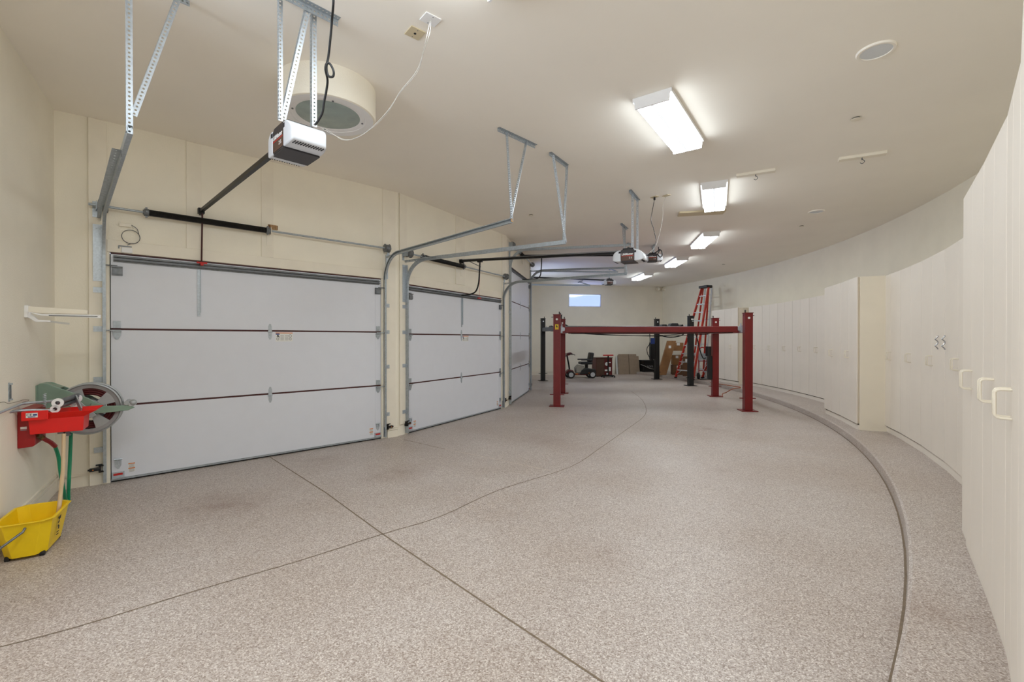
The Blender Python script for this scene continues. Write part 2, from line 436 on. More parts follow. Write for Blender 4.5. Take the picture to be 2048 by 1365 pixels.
boards('trim_2', D2[0], D2[1], [(X2(911), X2(929), 2.5), (-.18, -.02, .17), (L2 + .02, L2 + .20, .17)], (0, L2, HD2 + .004, 2.49),
       'raised cream boards on the wall above the second garage door')
L3 = (D3[1] - D3[0]).length
boards('trim_3', D3[0], D3[1], [(-.34, -.12, .17), (L3 + .04, L3 + .2, .17)], None, 'cream boards beside the third, taller garage door')

# floor joints
def floor_line(name, pts, w, m, label):
    b = MB(); P = [V((p.x, p.y, 0)) for p in pts]
    for i in range(len(P) - 1):
        u = (P[i + 1] - P[i]).normalized(); s = V((-u.y, u.x, 0)) * w / 2
        b.add([P[i] - s + V((0, 0, .0015)), P[i + 1] - s + V((0, 0, .0015)), P[i + 1] + s + V((0, 0, .0015)), P[i] + s + V((0, 0, .0015))], [(0, 1, 2, 3)])
    return struct(b.build(name, m), label, 'floor joint')
G = lambda x, y: at(x, y, 0)
floor_line('trim_4', [G(540, 915), G(650, 985), G(765, 1069), G(1000, 1228), G(1210, 1368)], .011, 'joint', 'tan floor joint running from the first garage door to the foreground')
floor_line('trim_5', spline([G(-60, 1310), G(150, 1256), G(400, 1180), G(600, 1122), G(765, 1069), G(880, 1034), G(1000, 980), G(1140, 935), G(1200, 897), G(1250, 862), G(1283, 838), G(1292, 825), G(1290, 810), G(1280, 796), G(1262, 783)], 4), .009, 'joint', 'curved floor joint sweeping towards the lifts')
floor_line('trim_6', [G(808, 880), G(890, 899)], .010, 'joint', 'short dark floor joint at the pier')
floor_line('trim_7', [G(890, 899), G(961, 913), G(1100, 942)], .009, 'joint_pale', 'pale floor joint continuing from the pier')
floor_line('trim_8', [G(1000, 852), G(1240, 876), G(1500, 903), G(1690, 922)], .010, 'joint_pale', 'pale floor joint from the second pier to the curb')
floor_line('trim_9', [G(1060, 821), G(1300, 833), G(1500, 844), G(1630, 851)], .010, 'joint_pale', 'pale floor joint in front of the red lift')

# ------------------------------------------------------------------ garage doors
class Frame:
    def __init__(s, P, Q):
        s.o = V(P); s.u = (V(Q) - V(P)).normalized(); s.W = (V(Q) - V(P)).length; s.rz = math.atan2(s.u.y, s.u.x)
        s.n = V((s.u.y, -s.u.x, 0))             # into the room (local -y)
    def loc(s, p): d = V(p) - s.o; return V((d.dot(s.u), -d.dot(s.n), p[2]))
    def x(s, px): p = onv(px, 600, s.o, s.o + s.u); return (p - s.o).dot(s.u)

def hinge_leaf(b, x, z, y=-.002):
    pts = [(-.022, -.012), (-.019, .055), (-.009, .088), (.009, .088), (.019, .055), (.022, -.012)]
    b.prism([(x + a, y, z + c) for a, c in pts], (0, -.004, 0))
    b.prism([(x + a, y, z - .022 - c) for a, c in reversed(pts)], (0, -.004, 0))
    b.cyl((x - .026, y - .007, z - .016), (x + .026, y - .007, z - .016), .008, 10)
    b.box((x, y - .007, z + .03), (.014, .006, .02)); b.box((x, y - .007, z - .055), (.014, .006, .02))

def roller_hinge(b, x, z, sx):     # end hinge with roller stem that runs into the track
    pts = [(-.035, 0), (.035, 0), (.032, -.045), (.012, -.085), (-.012, -.085), (-.032, -.045)]
    b.prism([(x + a, -.006, z - .02 + c) for a, c in pts], (0, -.004, 0))
    b.box((x, -.022, z - .02), (.07, .032, .008)); b.box((x, -.006, z + .05), (.06, .004, .07))
    b.cyl((x - sx * .03, -.03, z - .012), (x + sx * .10, -.03, z - .012), .006, 10)

t_frame = {}
def make_door(n, P, Q, Hd, nsec, label, detail=True, arm_px=None, lab=None):
    f = Frame(P, Q); W = f.W
    t = thing('door_%d' % n, label, 'garage door', P, f.rz); t['kind'] = 'structure'
    hs = Hd / nsec; g = .010
    for i in range(nsec):
        z0 = i * hs + (g if i else .035); z1 = (i + 1) * hs - (g if i < nsec - 1 else .014)
        MB().box((W / 2, .025, (z0 + z1) / 2), (W - .016, .046, z1 - z0)).build('panel', 'door_white', t, bevel=.004)
        if i:
            MB().box((W / 2, .028, i * hs), (W - .02, .044, 2 * g)).build('section_joint', 'maroon', t)
            b = MB(); hinge_leaf(b, W / 2, i * hs, .002); b.build('hinge', 'galv_bright', t)
            for x, sx in ((.055, -1), (W - .055, 1)):
                b = MB(); roller_hinge(b, x, i * hs, sx); b.build('roller_hinge', 'galv', t)
    MB().box((W / 2, .022, Hd - .006), (W - .016, .052, .014)).build('top_edge', 'maroon', t)
    for x in (.052, W - .052):
        b = MB()
        for i in range(nsec):
            b.box((x, .0005, (i + .5) * hs), (.086, .003, hs - .06))
            for k in range(9):
                for dx in (-.025, .025): b.cyl((x + dx, -.0005, i * hs + .08 + k * (hs - .16) / 8), (x + dx, -.003, i * hs + .08 + k * (hs - .16) / 8), .0028, 6)
        b.build('end_stile', 'door_white', t)
    b = MB(); z = Hd - .062     # U-shaped strut across the top section
    b.sweep([(.036, .001), (.036, -.004), (.022, -.006), (.019, -.034), (.012, -.036), (.009, -.012), (-.009, -.012), (-.012, -.036), (-.019, -.034), (-.022, -.006), (-.036, -.004), (-.036, .001)], [(.03, 0, z), (W - .03, 0, z)], (0, 0, 1))
    b.build('strut', 'steel_dark', t)
    for x, sx in ((.06, -1), (W - .06, 1)):
        b = MB(); b.box((x, -.02, Hd - .15), (.085, .036, .012)); b.box((x, -.010, Hd - .195), (.085, .018, .085)); b.box((x, -.025, Hd - .20), (.075, .012, .05))
        b.cyl((x, -.03, Hd - .14), (x + sx * .11, -.03, Hd - .14), .006, 10); b.build('top_roller_bracket', 'steel_dark', t)
        b = MB()
        pts = [(-.028, .03), (.028, .03), (.026, -.03), (.008, -.065), (-.008, -.065), (-.026, -.03)]
        b.prism([(x + a, -.002, .20 + c) for a, c in pts], (0, -.005, 0)); b.cyl((x - .032, -.012, .235), (x + .032, -.012, .235), .008, 8)
        b.box((x - .018, -.012, .205), (.012, .014, .03)); b.box((x + .018, -.012, .205), (.012, .014, .03)); b.build('lift_handle', 'galv_bright', t)
        b = MB(); b.box((x, -.004, .075), (.10, .008, .055)); b.box((x, -.016, .045), (.10, .026, .012)); b.build('bottom_bracket', 'galv_bright', t)
        b = MB(); b.box((x, -.0092, .078), (.075, .002, .022)); b.build('bracket_warning', 'label_red', t)
    b = MB(); b.box((W / 2, .02, .026), (W - .012, .05, .018)); b.build('bottom_rail', 'galv', t)
    b = MB(); b.cyl((.006, .02, .012), (W - .006, .02, .012), .0165, 10); b.build('bottom_seal', 'rubber', t)
    b = MB()
    for x in (.004, W - .004): b.box((x, .052, Hd / 2), (.05, .006, Hd - .02))
    b.build('weather_seal', 'rubber', t)
    if detail:
        def lbl(x, z, w=.055, h=.095):
            MB().box((x, .0015, z), (w, .0016, h)).build('warning_label', 'paper', t)
            b = MB(); b.box((x, .0003, z + h * .43), (w, .0016, .010)); b.box((x, .0003, z - h * .1), (w, .0016, .010)); b.build('label_stripe', 'label_orange', t)
            b = MB()
            for k in range(4): b.box((x, .0003, z + h * .3 - k * .009), (w * .8, .0012, .003)); b.box((x, .0003, z - h * .22 - k * .008), (w * .8, .0012, .003))
            b.build('label_print', 'ink_grey', t)
        lbl(.17, .13); lbl(W - .16, .13)
        x0 = f.x(lab[0]); x1 = f.x(lab[1]); zc = (nsec - 1) * hs - .02; w = x1 - x0; xc = (x0 + x1) / 2; h = lab[2]
        MB().box((xc, .0015, zc - h / 2), (w, .0016, h)).build('instruction_label', 'paper', t)
        b = MB(); b.box((xc, .0003, zc - .005), (w, .0016, .010)); b.build('label_header', 'label_orange', t)
        b = MB(); b.box((x0 + w * .12, .0003, zc - .020), (w * .22, .0016, .014)); b.build('label_heading', 'label_blue', t)
        b = MB()
        for k in range(7): b.box((xc - w * .12, .0003, zc - .035 - k * h * .09), (w * .2, .0012, .003)); b.box((xc + w * .15, .0003, zc - .035 - k * h * .09), (w * .2, .0012, .003))
        b.build('label_text', 'ink_grey', t)
        b = MB()    # falling figure and turn arrow pictograms
        b.prism([(x0 + w * .08, .0005, zc - .03), (x0 + w * .15, .0005, zc - .028), (x0 + w * .24, .0005, zc - .062), (x0 + w * .2, .0005, zc - .064), (x0 + w * .14, .0005, zc - .048), (x0 + w * .09, .0005, zc - .06), (x0 + w * .06, .0005, zc - .058), (x0 + w * .1, .0005, zc - .042)], (0, -.001, 0))
        b.lathe([(.014, 0), (.018, 0), (.018, .001), (.014, .001)], (x1 - w * .14, .0005, zc - .042), (0, -1, 0), 20)
        b.lathe([(.012, 0), (.016, 0), (.016, .001), (.012, .001)], (x1 - w * .14, .0005, zc - h * .72), (0, -1, 0), 20)
        b.lathe([(.012, 0), (.016, 0), (.016, .001), (.012, .001)], (x0 + w * .13, .0005, zc - h * .72), (0, -1, 0), 20)
        b.build('pictogram', 'ink', t)
        # flat operator bracket hanging down the top section
        xa = f.x(arm_px); b = MB(); zt = Hd - .1
        b.box((xa - .012, -.004, zt - .27), (.028, .006, .54)); b.box((xa + .004, -.014, zt - .25), (.004, .02, .50))
        for k in range(4): b.lathe([(.007, 0), (.012, 0), (.012, .002), (.007, .002)], (xa - .012, -.007, zt - .42 - k * .035), (0, -1, 0), 10)
        b.build('operator_bracket', 'galv_bright', t)
    return t, f

door1, F1 = make_door(1, D1[0], D1[1], HD1, 3, 'wide white sectional garage door nearest the viewer, beside the hose reel', True, 400, (551, 585, .115))
door2, F2 = make_door(2, D2[0], D2[1], HD2, 3, 'white sectional garage door in the middle, with the curved black opener arm', True, 924, (925, 937, .10))
door3, F3 = make_door(3, D3[0], D3[1], HD3, 4, 'tall narrow-looking white garage door farthest along the wall', False)
F4 = Frame(D4[0], D4[1])
t = thing('door_4', 'garage door past the third one, out of sight, glass added to let daylight in', 'garage door', D4[0], F4.rz); t['kind'] = 'structure'
for i in range(4):
    hs = HD3 / 4; b = MB()
    for z in (i * hs + .05, (i + 1) * hs - .05): b.box((F4.W / 2, .025, z), (F4.W - .016, .046, .09))
    for k in range(4): b.box((.05 + k * (F4.W - .1) / 3, .025, (i + .5) * hs), (.08, .046, hs - .18))
    b.build('frame', 'aluminium', t); MB().box((F4.W / 2, .025, (i + .5) * hs), (F4.W - .1, .006, hs - .16)).build('pane' if i > 2 else 'panel', 'window_glass' if i > 2 else 'door_white', t)  # unseen top-row glass, added to let daylight into the far end

# ------------------------------------------------------------------ tracks
PROF = [(-.013, -.026), (.013, -.026), (.013, -.014), (.0105, -.014), (.0105, -.0235), (-.0105, -.0235), (-.0105, .0235), (.0105, .0235), (.0105, .014), (.013, .014), (.013, .026), (-.013, .026)]
def track(f, side, zt, Lh, label, hang=None, flag=False, tilt=0.0, brk=(.36, 1.08, 1.6, 2.0), tip=False, yaw=0.0):
    x = (-.045 if side < 0 else f.W + .045); W = f.W
    t = thing('door_track', label, 'garage door track', f.o, f.rz, 'overhead garage door tracks')
    k = 1 if side < 0 else -1
    prof = [(a * k, c) for a, c in PROF]
    r = .38; y0 = -.032
    b = MB(); b.sweep(prof, [(x, y0, .02), (x, y0, zt - r)], (1, 0, 0)); b.build('vertical_track', 'galv', t)
    cs = [(x, y0 - r + r * math.cos(a), zt - r + r * math.sin(a)) for a in [PI / 2 * i / 14 for i in range(15)]]
    sx = math.tan(yaw)
    e = (x + Lh * sx, -Lh, zt + tilt)
    m_ = [(cs[-1][0] + (e[0] - cs[-1][0]) * q, cs[-1][1] + (e[1] - cs[-1][1]) * q, cs[-1][2] + (e[2] - cs[-1][2]) * q) for q in (0.02, .5, 1)]
    b = MB(); b.sweep(prof, cs + m_, (1, 0, 0)); b.build('horizontal_track', 'galv', t, smooth=40)
    for z in brk:
        if z > zt - r - .15: continue
        b = MB(); b.box((x + side * .045, -.015, z), (.075, .005, .055)); b.box((x + side * .016, -.026, z), (.004, .024, .05)); b.cyl((x + side * .05, -.017, z), (x + side * .05, -.025, z), .009, 6)
        b.build('jamb_bracket', 'galv_bright', t)
    b = MB(); zb = zt - .36     # flag bracket and the angle that ties it to the horizontal run
    if flag:
        b.box((x + side * .045, -.016, zb), (.075, .004, .58)); b.box((x + side * .009, -.03, zb), (.004, .05, .58))
        for z in (zb - .25, zb + .25):
            for dx in (.03, .055): b.cyl((x + side * dx, -.018, z), (x + side * dx, -.026, z), .007, 6)
    else:
        b.box((x + side * .022, -.02, zt - .16), (.004, .036, .36)); b.box((x + side * .04, -.015, zt - .16), (.036, .004, .36))
    b.build('flag_bracket', 'galv_bright', t)
    b = MB(); b.perf((x + side * .02, -.01, zt + .0), (x + side * .02, -.62, zt + .012), (0, 0, -1), (side, 0, 0), .03, .03); b.build('tie_angle', 'galv', t)
    if tip: MB().box((e[0], e[1] - .003, e[2]), (.028, .006, .032)).build('end_cap', 'wood', t)
    return t, V(e)

def wloc(f, p): return f.loc(p)
# (door, side, track height, length) and then the hangers in each track's own frame
def hanger(t, f, end, bar, strut_tops, lean=.02):
    b0 = wloc(f, at(bar[0][0], bar[0][1], H - .001)); b1 = wloc(f, at(bar[1][0], bar[1][1], H - .001))
    b = MB(); b.perf(b0, b1, (0, 0, -1), (b1 - b0).normalized().cross(V((0, 0, 1))), .036); b.build('ceiling_angle', 'galv', t)
    for i, s in enumerate(strut_tops):
        p = b0.lerp(b1, s); p.z = H - .012
        q = V(end) + V((0, .03 * i, .0 + .012)); d = (b1 - b0).normalized()
        b = MB(); b.perf(p, q + V((0, .02, -.02)), d, d.cross(V((0, 0, 1)))); b.build('hanger_strut', 'galv_bright', t)

trk1r, e = track(F1, 1, 2.74, 2.78, 'galvanized track on the right side of the first garage door', flag=False, tilt=.02, tip=True, yaw=.01)
hanger(trk1r, F1, e, ((995, 256), (1070, 291)), (.2, .72))
trk1l, e = track(F1, -1, 2.74, 2.74, 'galvanized track left of the first garage door, rising towards the viewer', flag=True, tilt=.02, yaw=.02)
b = MB(); b.perf(e + V((-.022, .40, -.01)), e + V((-.068, 2.25, -.02)), (0, 0, -1), (-1, 0, 0), .048, .06, hole=.005); b.build('stiffener_angle', 'galv', trk1l)
p_top = wloc(F1, dep(238, -30, 2.62)); b = MB(); b.perf(V((e.x - .02, e.y + .02, H - .01)), e + V((-.02, .02, -.02)), (1, 0, 0), (0, -1, 0)); b.build('hanger_strut', 'galv_bright', trk1l)
c1 = wloc(F1, at(372, -1, H)); c0 = V((e.x - .15, c1.y - .03, H - .001))
b = MB(); b.perf(V((e.x - .15, e.y + .1, H - .001)), V((c1.x + .02, c1.y, H - .001)), (0, 0, -1), (0, 1, 0), .036); b.build('ceiling_angle', 'galv', trk1l)
b = MB(); b.perf(V((c1.x - .06, c1.y, H - .01)), e + V((.0, .02, .10)), (1, 0, 0), (0, 1, 0)); b.build('hanger_strut', 'galv_bright', trk1l)

trk2l, e = track(F2, -1, 2.72, 2.70, 'galvanized track left of the second garage door, at the pier', flag=True, tilt=.02)
hanger(trk2l, F2, e, ((1098, 305), (1133, 331)), (.15, .95))
trk2r, e = track(F2, 1, 2.70, 2.68, 'galvanized track on the right side of the second garage door', tilt=.01)
hanger(trk2r, F2, e, ((1241, 447), (1254, 458)), (.2, .5))
trk3l, e = track(F3, -1, 3.50, 2.62, 'high galvanized track on the near side of the tall third garage door', tilt=.01, brk=(.3, .9, 1.5, 2.1, 2.6))
hanger(trk3l, F3, e, ((1254, 486), (1262, 489)), (.5,))
trk3r, e = track(F3, 1, 3.45, 2.66, 'high galvanized track on the far side of the tall third garage door', tip=True, brk=(.3, .9, 1.5, 2.1, 2.6))
hanger(trk3r, F3, e, ((1250, 523), (1258, 527)), (.5,))
trk4l, e = track(F4, -1, 3.50, 2.66, 'far high track whose bent hanger shows above the second door track', brk=(.3, .9, 1.5, 2.1))
hanger(trk4l, F4, e, ((1218, 539), (1228, 535)), (.2,))
trk4r, e = track(F4, 1, 3.46, 2.62, 'farthest high track, running just above the back window', brk=(.3, .9, 1.5, 2.1))
hanger(trk4r, F4, e, ((1156, 565), (1166, 561)), (.2,))

# ------------------------------------------------------------------ torsion springs on their shafts
def spring_shaft(f, z, sp0, sp1, label, ext=(.16, .12), wood=False):
    t = thing('torsion_spring', label, 'garage door spring', f.o, f.rz, 'torsion spring shafts over the garage doors')
    W = f.W; y = -.085
    b = MB(); b.cyl((-ext[0], y, z), (W + ext[1], y, z), .0125, 12); b.build('shaft', 'galv', t, smooth=40)
    b = MB(); n = int((sp1 - sp0) / .009)
    b.cyl((sp0, y, z), (sp1, y, z), .031, 14)
    pts = []
    for i in range(n * 6 + 1):
        a = 2 * PI * i / 6; pts.append((sp0 + (sp1 - sp0) * i / (n * 6), y + .0335 * math.cos(a), z + .0335 * math.sin(a)))
    b.tube(pts, .0042, 5, smooth=False); b.build('spring', 'black_steel', t, smooth=50)
    for x in (sp0, sp1):
        b = MB(); b.cyl((x - .02, y, z), (x + .02, y, z), .040, 16); b.cyl((x - .03, y, z), (x + .03, y, z), .026, 12)
        for k in range(4): b.box((x, y + .045 * math.cos(k * PI / 2), z + .045 * math.sin(k * PI / 2)), (.018, .018, .018))
        b.build('spring_cone', 'steel_dark', t)
    for x, s in ((-.05, -1), (W + .05, 1)):
        b = MB(); b.lathe([(.012, -.04), (.05, -.04), (.062, -.035), (.055, -.02), (.055, .025), (.066, .035), (.05, .04), (.012, .04)], (x, y, z), (1, 0, 0), 24)
        b.build('cable_drum', 'steel_dark', t, smooth=40)
        b = MB(); b.box((x + s * .052, -.05, z), (.005, .10, .09)); b.box((x + s * .06, -.016, z - .03), (.04, .008, .16)); b.build('end_bearing_plate', 'galv', t)
    xc = sp1 + .035; b = MB(); b.box((xc, -.014, z - .05), (.06, .006, .24)); b.box((xc, -.06, z), (.006, .09, .085)); b.build('anchor_bracket', 'cream_trim', t)
    return t
spring_shaft(F1, 2.85, F1.x(292), F1.x(532), 'long black torsion spring on a shaft over the first garage door')
spring_shaft(F2, 2.83, F2.x(838), F2.x(920), 'black torsion spring on a shaft over the second garage door')
spring_shaft(F3, 3.62, .85, 1.55, 'short dark torsion spring high over the tall third garage door', ext=(.1, .05))

# ------------------------------------------------------------------ openers
def opener(f, xc, z0, z1, L0, L1, label, yaw=0.0):
    """rail from the wall (z0) out to the motor whose near end sits L0 from the wall, L1 its far end"""
    g = Frame(f.o + f.u * xc, f.o + f.u * xc + Matrix.Rotation(yaw, 3, 'Z') @ f.u); xc = 0.0
    t = thing('door_opener', label, 'garage door opener', g.o, g.rz, 'garage door openers'); t_frame[t.name] = g
    w = .245; a = L1 - L0; hgt = .165; z = z1
    core = (-(L0 + a * .27), -(L1 - a * .27)); zc = z - hgt / 2 + .03
    b = MB()                                   # chassis seen from the side: flat bottom, rounded shoulders
    y0, y1 = core
    pts = [(y0 + .01, z + .02), (y0, zc - hgt / 2 + .02), (y0 - .01, zc - hgt / 2), (y1 + .01, zc - hgt / 2), (y1, zc - hgt / 2 + .02), (y1 - .01, z + .02), (y1 + .02, z + .045), (y0 - .02, z + .045)]
    b.prism([(xc - w / 2, p, q) for p, q in pts], (w, 0, 0)); b.build('motor_housing', 'opener_body', t, bevel=.006)
    MB().box((xc, (-L0 - L1) / 2, zc - hgt / 2 - .004), (w - .01, a * .48, .008)).build('bottom_pan', 'opener_body', t)
    for yy, s in ((y0, 1), (y1, -1)):            # translucent light covers at both ends
        b = MB(); N = 8; rings = []
        for i in range(N + 1):
            q = i / N; d = a * .29 * math.sin(q * PI / 2)
            zt_ = z + .034 - .118 * q ** 2.2; zb_ = zc - hgt / 2 + .002 + .034 * q ** 2.4
            ww_ = (w / 2 + .004) * (1 - .2 * q ** 2.5)
            rings.append([(xc - ww_, yy + s * d, zb_), (xc + ww_, yy + s * d, zb_), (xc + ww_, yy + s * d, zt_), (xc - ww_, yy + s * d, zt_)])
        vs = [p for R in rings for p in R]; fs = [(0, 1, 2, 3)] if s > 0 else [(3, 2, 1, 0)]
        for i in range(N):
            for k in range(4):
                q = (i * 4 + k, i * 4 + (k + 1) % 4, (i + 1) * 4 + (k + 1) % 4, (i + 1) * 4 + k); fs.append(q if s < 0 else tuple(reversed(q)))
        fs.append((N * 4, N * 4 + 1, N * 4 + 2, N * 4 + 3)); b.add(vs, fs)
        o = b.build('light_lens', 'lens_white', t, bevel=.008, smooth=60)
        b = MB()
        for k in range(12):
            x = xc - w * .38 + k * w * .76 / 11; ya, za = yy + s * a * .10, zc - hgt / 2 + .012
            b.bar((x - .006, yy + s * a * .205, zc - hgt / 2 + .0075), (x + .006, yy + s * a * .262, zc - hgt / 2 + .0165), .005, .008)
        b.build('vent_slot', 'ink', o)
    for side in (-1, 1):
        x = xc + side * (w / 2 + .001)
        MB().box((x, (y0 + y1) / 2, zc - .02), (.003, abs(y1 - y0) * .92, hgt * .62)).build('side_panel', 'opener_panel', t)
        tx = (0, -1, 0) if side < 0 else (0, 1, 0)
        text_mesh('LiftMaster', .042, 'white_paint', t, 'lettering', basis(tx, (0, 0, 1), (x + side * .0025, (y0 + y1) / 2, zc + .022)), bold=.0008)
        text_mesh('2 5', .036, 'white_paint', t, 'lettering', basis(tx, (0, 0, 1), (x + side * .0025, (y0 + y1) / 2 + (-.045 if side < 0 else .045), zc - .035)))
        MB().box((x + side * .0018, (y0 + y1) / 2, zc - .002), (.002, abs(y1 - y0) * .9, .006)).build('red_stripe', 'label_red', t)
        b = MB(); b.box((x, y1 - a * .035, zc + .055), (.008, .028, .03)); b.box((x, y0 + a * .035, zc + .055), (.008, .028, .03)); b.build('lens_latch', 'ink', t)
    b = MB(); b.box((xc, (y0 + y1) / 2, z + .055), (w * .7, abs(y1 - y0) * .8, .025))
    for k in range(5): b.cyl((xc - .08 + k * .04, (y0 + y1) / 2, z + .06), (xc - .08 + k * .04, (y0 + y1) / 2, z + .085), .01, 8)
    b.build('top_bracket', 'black_steel', t)
    ra = V((xc, -.06, z0)); rb = V((xc, y0 + .0, z + .02))
    b = MB(); b.bar(ra, rb, .034, .034); b.build('rail', 'black_steel', t)
    b = MB(); b.bar(ra + V((0, 0, .026)), rb + V((0, 0, .03)), .010, .012); b.build('drive_chain', 'steel_dark', t)
    b = MB(); b.box((xc, -.035, z0), (.06, .07, .06)); b.box((xc, -.05, z0 - .03), (.03, .08, .03)); b.cyl((xc - .03, -.05, z0), (xc + .03, -.05, z0), .018, 10); b.build('header_bracket', 'black_steel', t)
    return t

op1 = opener(F1, F1.x(397) + .02, 2.97, 2.925, 2.70, 3.15, 'black and white opener hanging nearest, with knotted cord above it', yaw=math.radians(2.2)); FO1 = t_frame[op1.name]
# measured hangers of the near opener: two uprights, one brace and their ceiling bar
xo = 0.0
def lo1(x, y, z): return wloc(FO1, at(x, y, z))
tb = lo1(676, 41, H - .001); ta = tb + (lo1(585, -6, H - .001) - tb) * 1.9
d = (tb - ta).normalized(); nrm = d.cross(V((0, 0, 1)))
b = MB(); b.perf(ta, tb, (0, 0, -1), nrm, .045); b.build('ceiling_angle', 'galv', op1)
lowA = wloc(FO1, dep(555, 240, 3.0)); lowB = wloc(FO1, dep(624, 252, 3.14))
topA = V((lowA.x, lowA.y, H - .01)); topB = V((lowB.x, lowB.y, H - .01))
b = MB(); b.perf(topA, lowA, (1, 0, 0), (0, -1, 0)); b.build('hanger_strut', 'galv_bright', op1)
b = MB(); b.perf(topB, lowB, (1, 0, 0), (0, 1, 0)); b.build('hanger_strut', 'galv_bright', op1)
b = MB(); b.perf(lo1(612, 12, H - .012), lowA + V((.02, 0, .02)), (1, 0, 0), (0, 1, 0)); b.build('hanger_strut', 'galv_bright', op1)
# straight arm, red pull
xa = F1.x(400)
b = MB(); b.cyl((xo, -.10, 2.93), (xo, -.05, HD1 - .05), .009, 8); b.box((xo, -.05, HD1 - .04), (.03, .05, .03)); b.build('door_arm', 'maroon', op1)
b = MB(); b.box((xo, -.075, HD1 - .03), (.10, .018, .018)); b.box((xo, -.075, HD1 - .045), (.03, .02, .03)); b.build('release_handle', 'label_red', op1)

op2 = opener(F2, F2.x(919), 2.93, 2.79, 2.92, 3.36, 'black and white opener on the long dark rail of the second door')
x2 = 0.0; FO2 = t_frame[op2.name]
p0 = wloc(FO2, at(1258, 380, H - .001)); p1 = wloc(FO2, at(1276, 401, H - .001)); d = (p1 - p0).normalized()
b = MB(); b.perf(p0, p1, (0, 0, -1), d.cross(V((0, 0, 1))), .04); b.build('ceiling_angle', 'galv', op2)
for s, yy in ((.25, -3.05), (.8, -3.2)):
    q = p0.lerp(p1, s); q.z = H - .012
    b = MB(); b.perf(q, (q.x, q.y, 2.84), d, d.cross(V((0, 0, 1)))); b.build('hanger_strut', 'galv_bright', op2)
b = MB(); b.tube([(x2, -.45, 2.90), (x2, -.44, 2.70), (x2, -.42, 2.50), (x2, -.36, 2.36), (x2, -.24, 2.31), (x2, -.05, 2.30)], .014, 8); b.build('door_arm', 'black_steel', op2, smooth=50)
b = MB(); b.box((x2, -.45, 2.90), (.05, .09, .05)); b.build('trolley', 'black_steel', op2)
xr = F2.x(950) - F2.x(919)
b = MB(); b.cyl((xr, -.12, 2.88), (xr, -.10, 2.30), .0025, 6); b.build('release_cord', 'label_red', op2)
b = MB(); b.box((xr, -.10, 2.285), (.10, .02, .022)); b.build('release_handle', 'label_red', op2)
b = MB(); b.bar((xr, -.13, 2.89), (x2, -.2, 2.92), .01, .01); b.build('cord_bracket', 'black_steel', op2)

op3 = opener(F3, L3 / 2, 3.62, 3.50, 3.02, 3.46, 'half-hidden opener just behind the second opener')
b = MB(); b.perf((0 - .15, -3.25, H - .001), (0 + .2, -3.25, H - .001), (0, 0, -1), (0, -1, 0)); b.build('ceiling_angle', 'galv', op3)
for s in (-.1, .1):
    b = MB(); b.perf((0 + s, -3.25, H - .01), (0 + s * .9, -3.25, 3.56), (1, 0, 0), (0, -1, 0)); b.build('hanger_strut', 'galv', op3)
b = MB(); b.tube([(0, -.55, 3.6), (0, -.54, 3.3), (0, -.5, 3.08), (0, -.36, 3.02), (0, -.05, 3.02)], .014, 8); b.build('door_arm', 'black_steel', op3, smooth=50)
L4 = (D4[1] - D4[0]).length
op4 = opener(F4, L4 / 2, 3.52, 3.43, 2.64, 3.06, 'farthest small opener under the tracks near the back window')
b = MB(); b.perf((0, -2.85, H - .01), (0, -2.85, 3.5), (1, 0, 0), (0, -1, 0)); b.build('hanger_strut', 'galv', op4)

# photo eye safety sensors
def sensor(f, x, side, label, z=.17):
    t = thing('safety_sensor', label, 'safety sensor', f.o, f.rz, 'photo eye sensors beside the garage doors')
    b = MB(); b.box((x + side * .035, -.045, z), (.085, .035, .032)); b.cyl((x + side * .077, -.045, z), (x + side * .09, -.045, z), .01, 10); b.build('sensor_body', 'black_plastic', t, bevel=.004)
    b = MB(); b.box((x - side * .012, -.05, z + .035), (.04, .03, .012)); b.box((x - side * .012, -.05, z - .028), (.04, .03, .012)); b.box((x - side * .004, -.03, z), (.012, .06, .075)); b.cyl((x - side * .02, -.06, z + .045), (x + side * .03, -.06, z + .045), .008, 8); b.build('bracket', 'black_steel', t)
    MB().cyl((x + side * .05, -.063, z), (x + side * .05, -.066, z), .006, 10).build('indicator', 'label_orange', t)
sensor(F1, -.085, -1, 'black photo eye left of the first garage door, under the hose reel')
sensor(F1, F1.W + .085, 1, 'black photo eye at the foot of the pier, right of the first door')
sensor(F2, -.06, 1, 'black photo eye on the left track foot of the second door')
sensor(F2, F2.W + .08, 1, 'black photo eye at the right foot of the second door')
sensor(F3, -.10, -1, 'black photo eye at the near foot of the tall third door')
sensor(F3, F3.W + .08, 1, 'black photo eye at the far foot of the tall third door')

# wire loop, contact sensor and wood tag over the first door
t = thing('contact_switch', 'small white contact switch on the top edge of the first garage door', 'switch', F1.o, F1.rz)
xs = F1.x(254)
b = MB(); b.box((xs, -.012, HD1 + .035), (.09, .022, .055)); b.build('housing', 'white_paint', t, bevel=.004)
b = MB(); b.bar((xs - .065, -.012, HD1 + .075), (xs + .04, -.012, HD1 + .075), .006, .012); b.box((xs - .065, -.012, HD1 + .062), (.012, .012, .03)); b.build('clip', 'steel_dark', t)
t = thing('sensor_cable', 'looped grey cable with a cream clip above the first garage door', 'cable', F1.o, F1.rz)
xl = F1.x(262); zl = 2.58; pts = [(xl - .03, -.02, zl - .09)]
for k in range(15):
    a = -PI / 2 + k * (PI * 8 / 3) / 14; pts.append((xl + .075 * math.cos(a), -.022 - k * .0005, zl + .072 * math.sin(a)))
pts += [(xl + .05, -.032, zl + .09), (xl + .005, -.03, zl + .125)]
b = MB(); b.tube(pts, .0038, 6); b.build('loop', 'steel_dark', t, smooth=60)
MB().box((xl - .045, -.018, zl + .12), (.10, .012, .035)).build('clip', 'cream_trim', t, bevel=.003)
xs = F1.x(545)
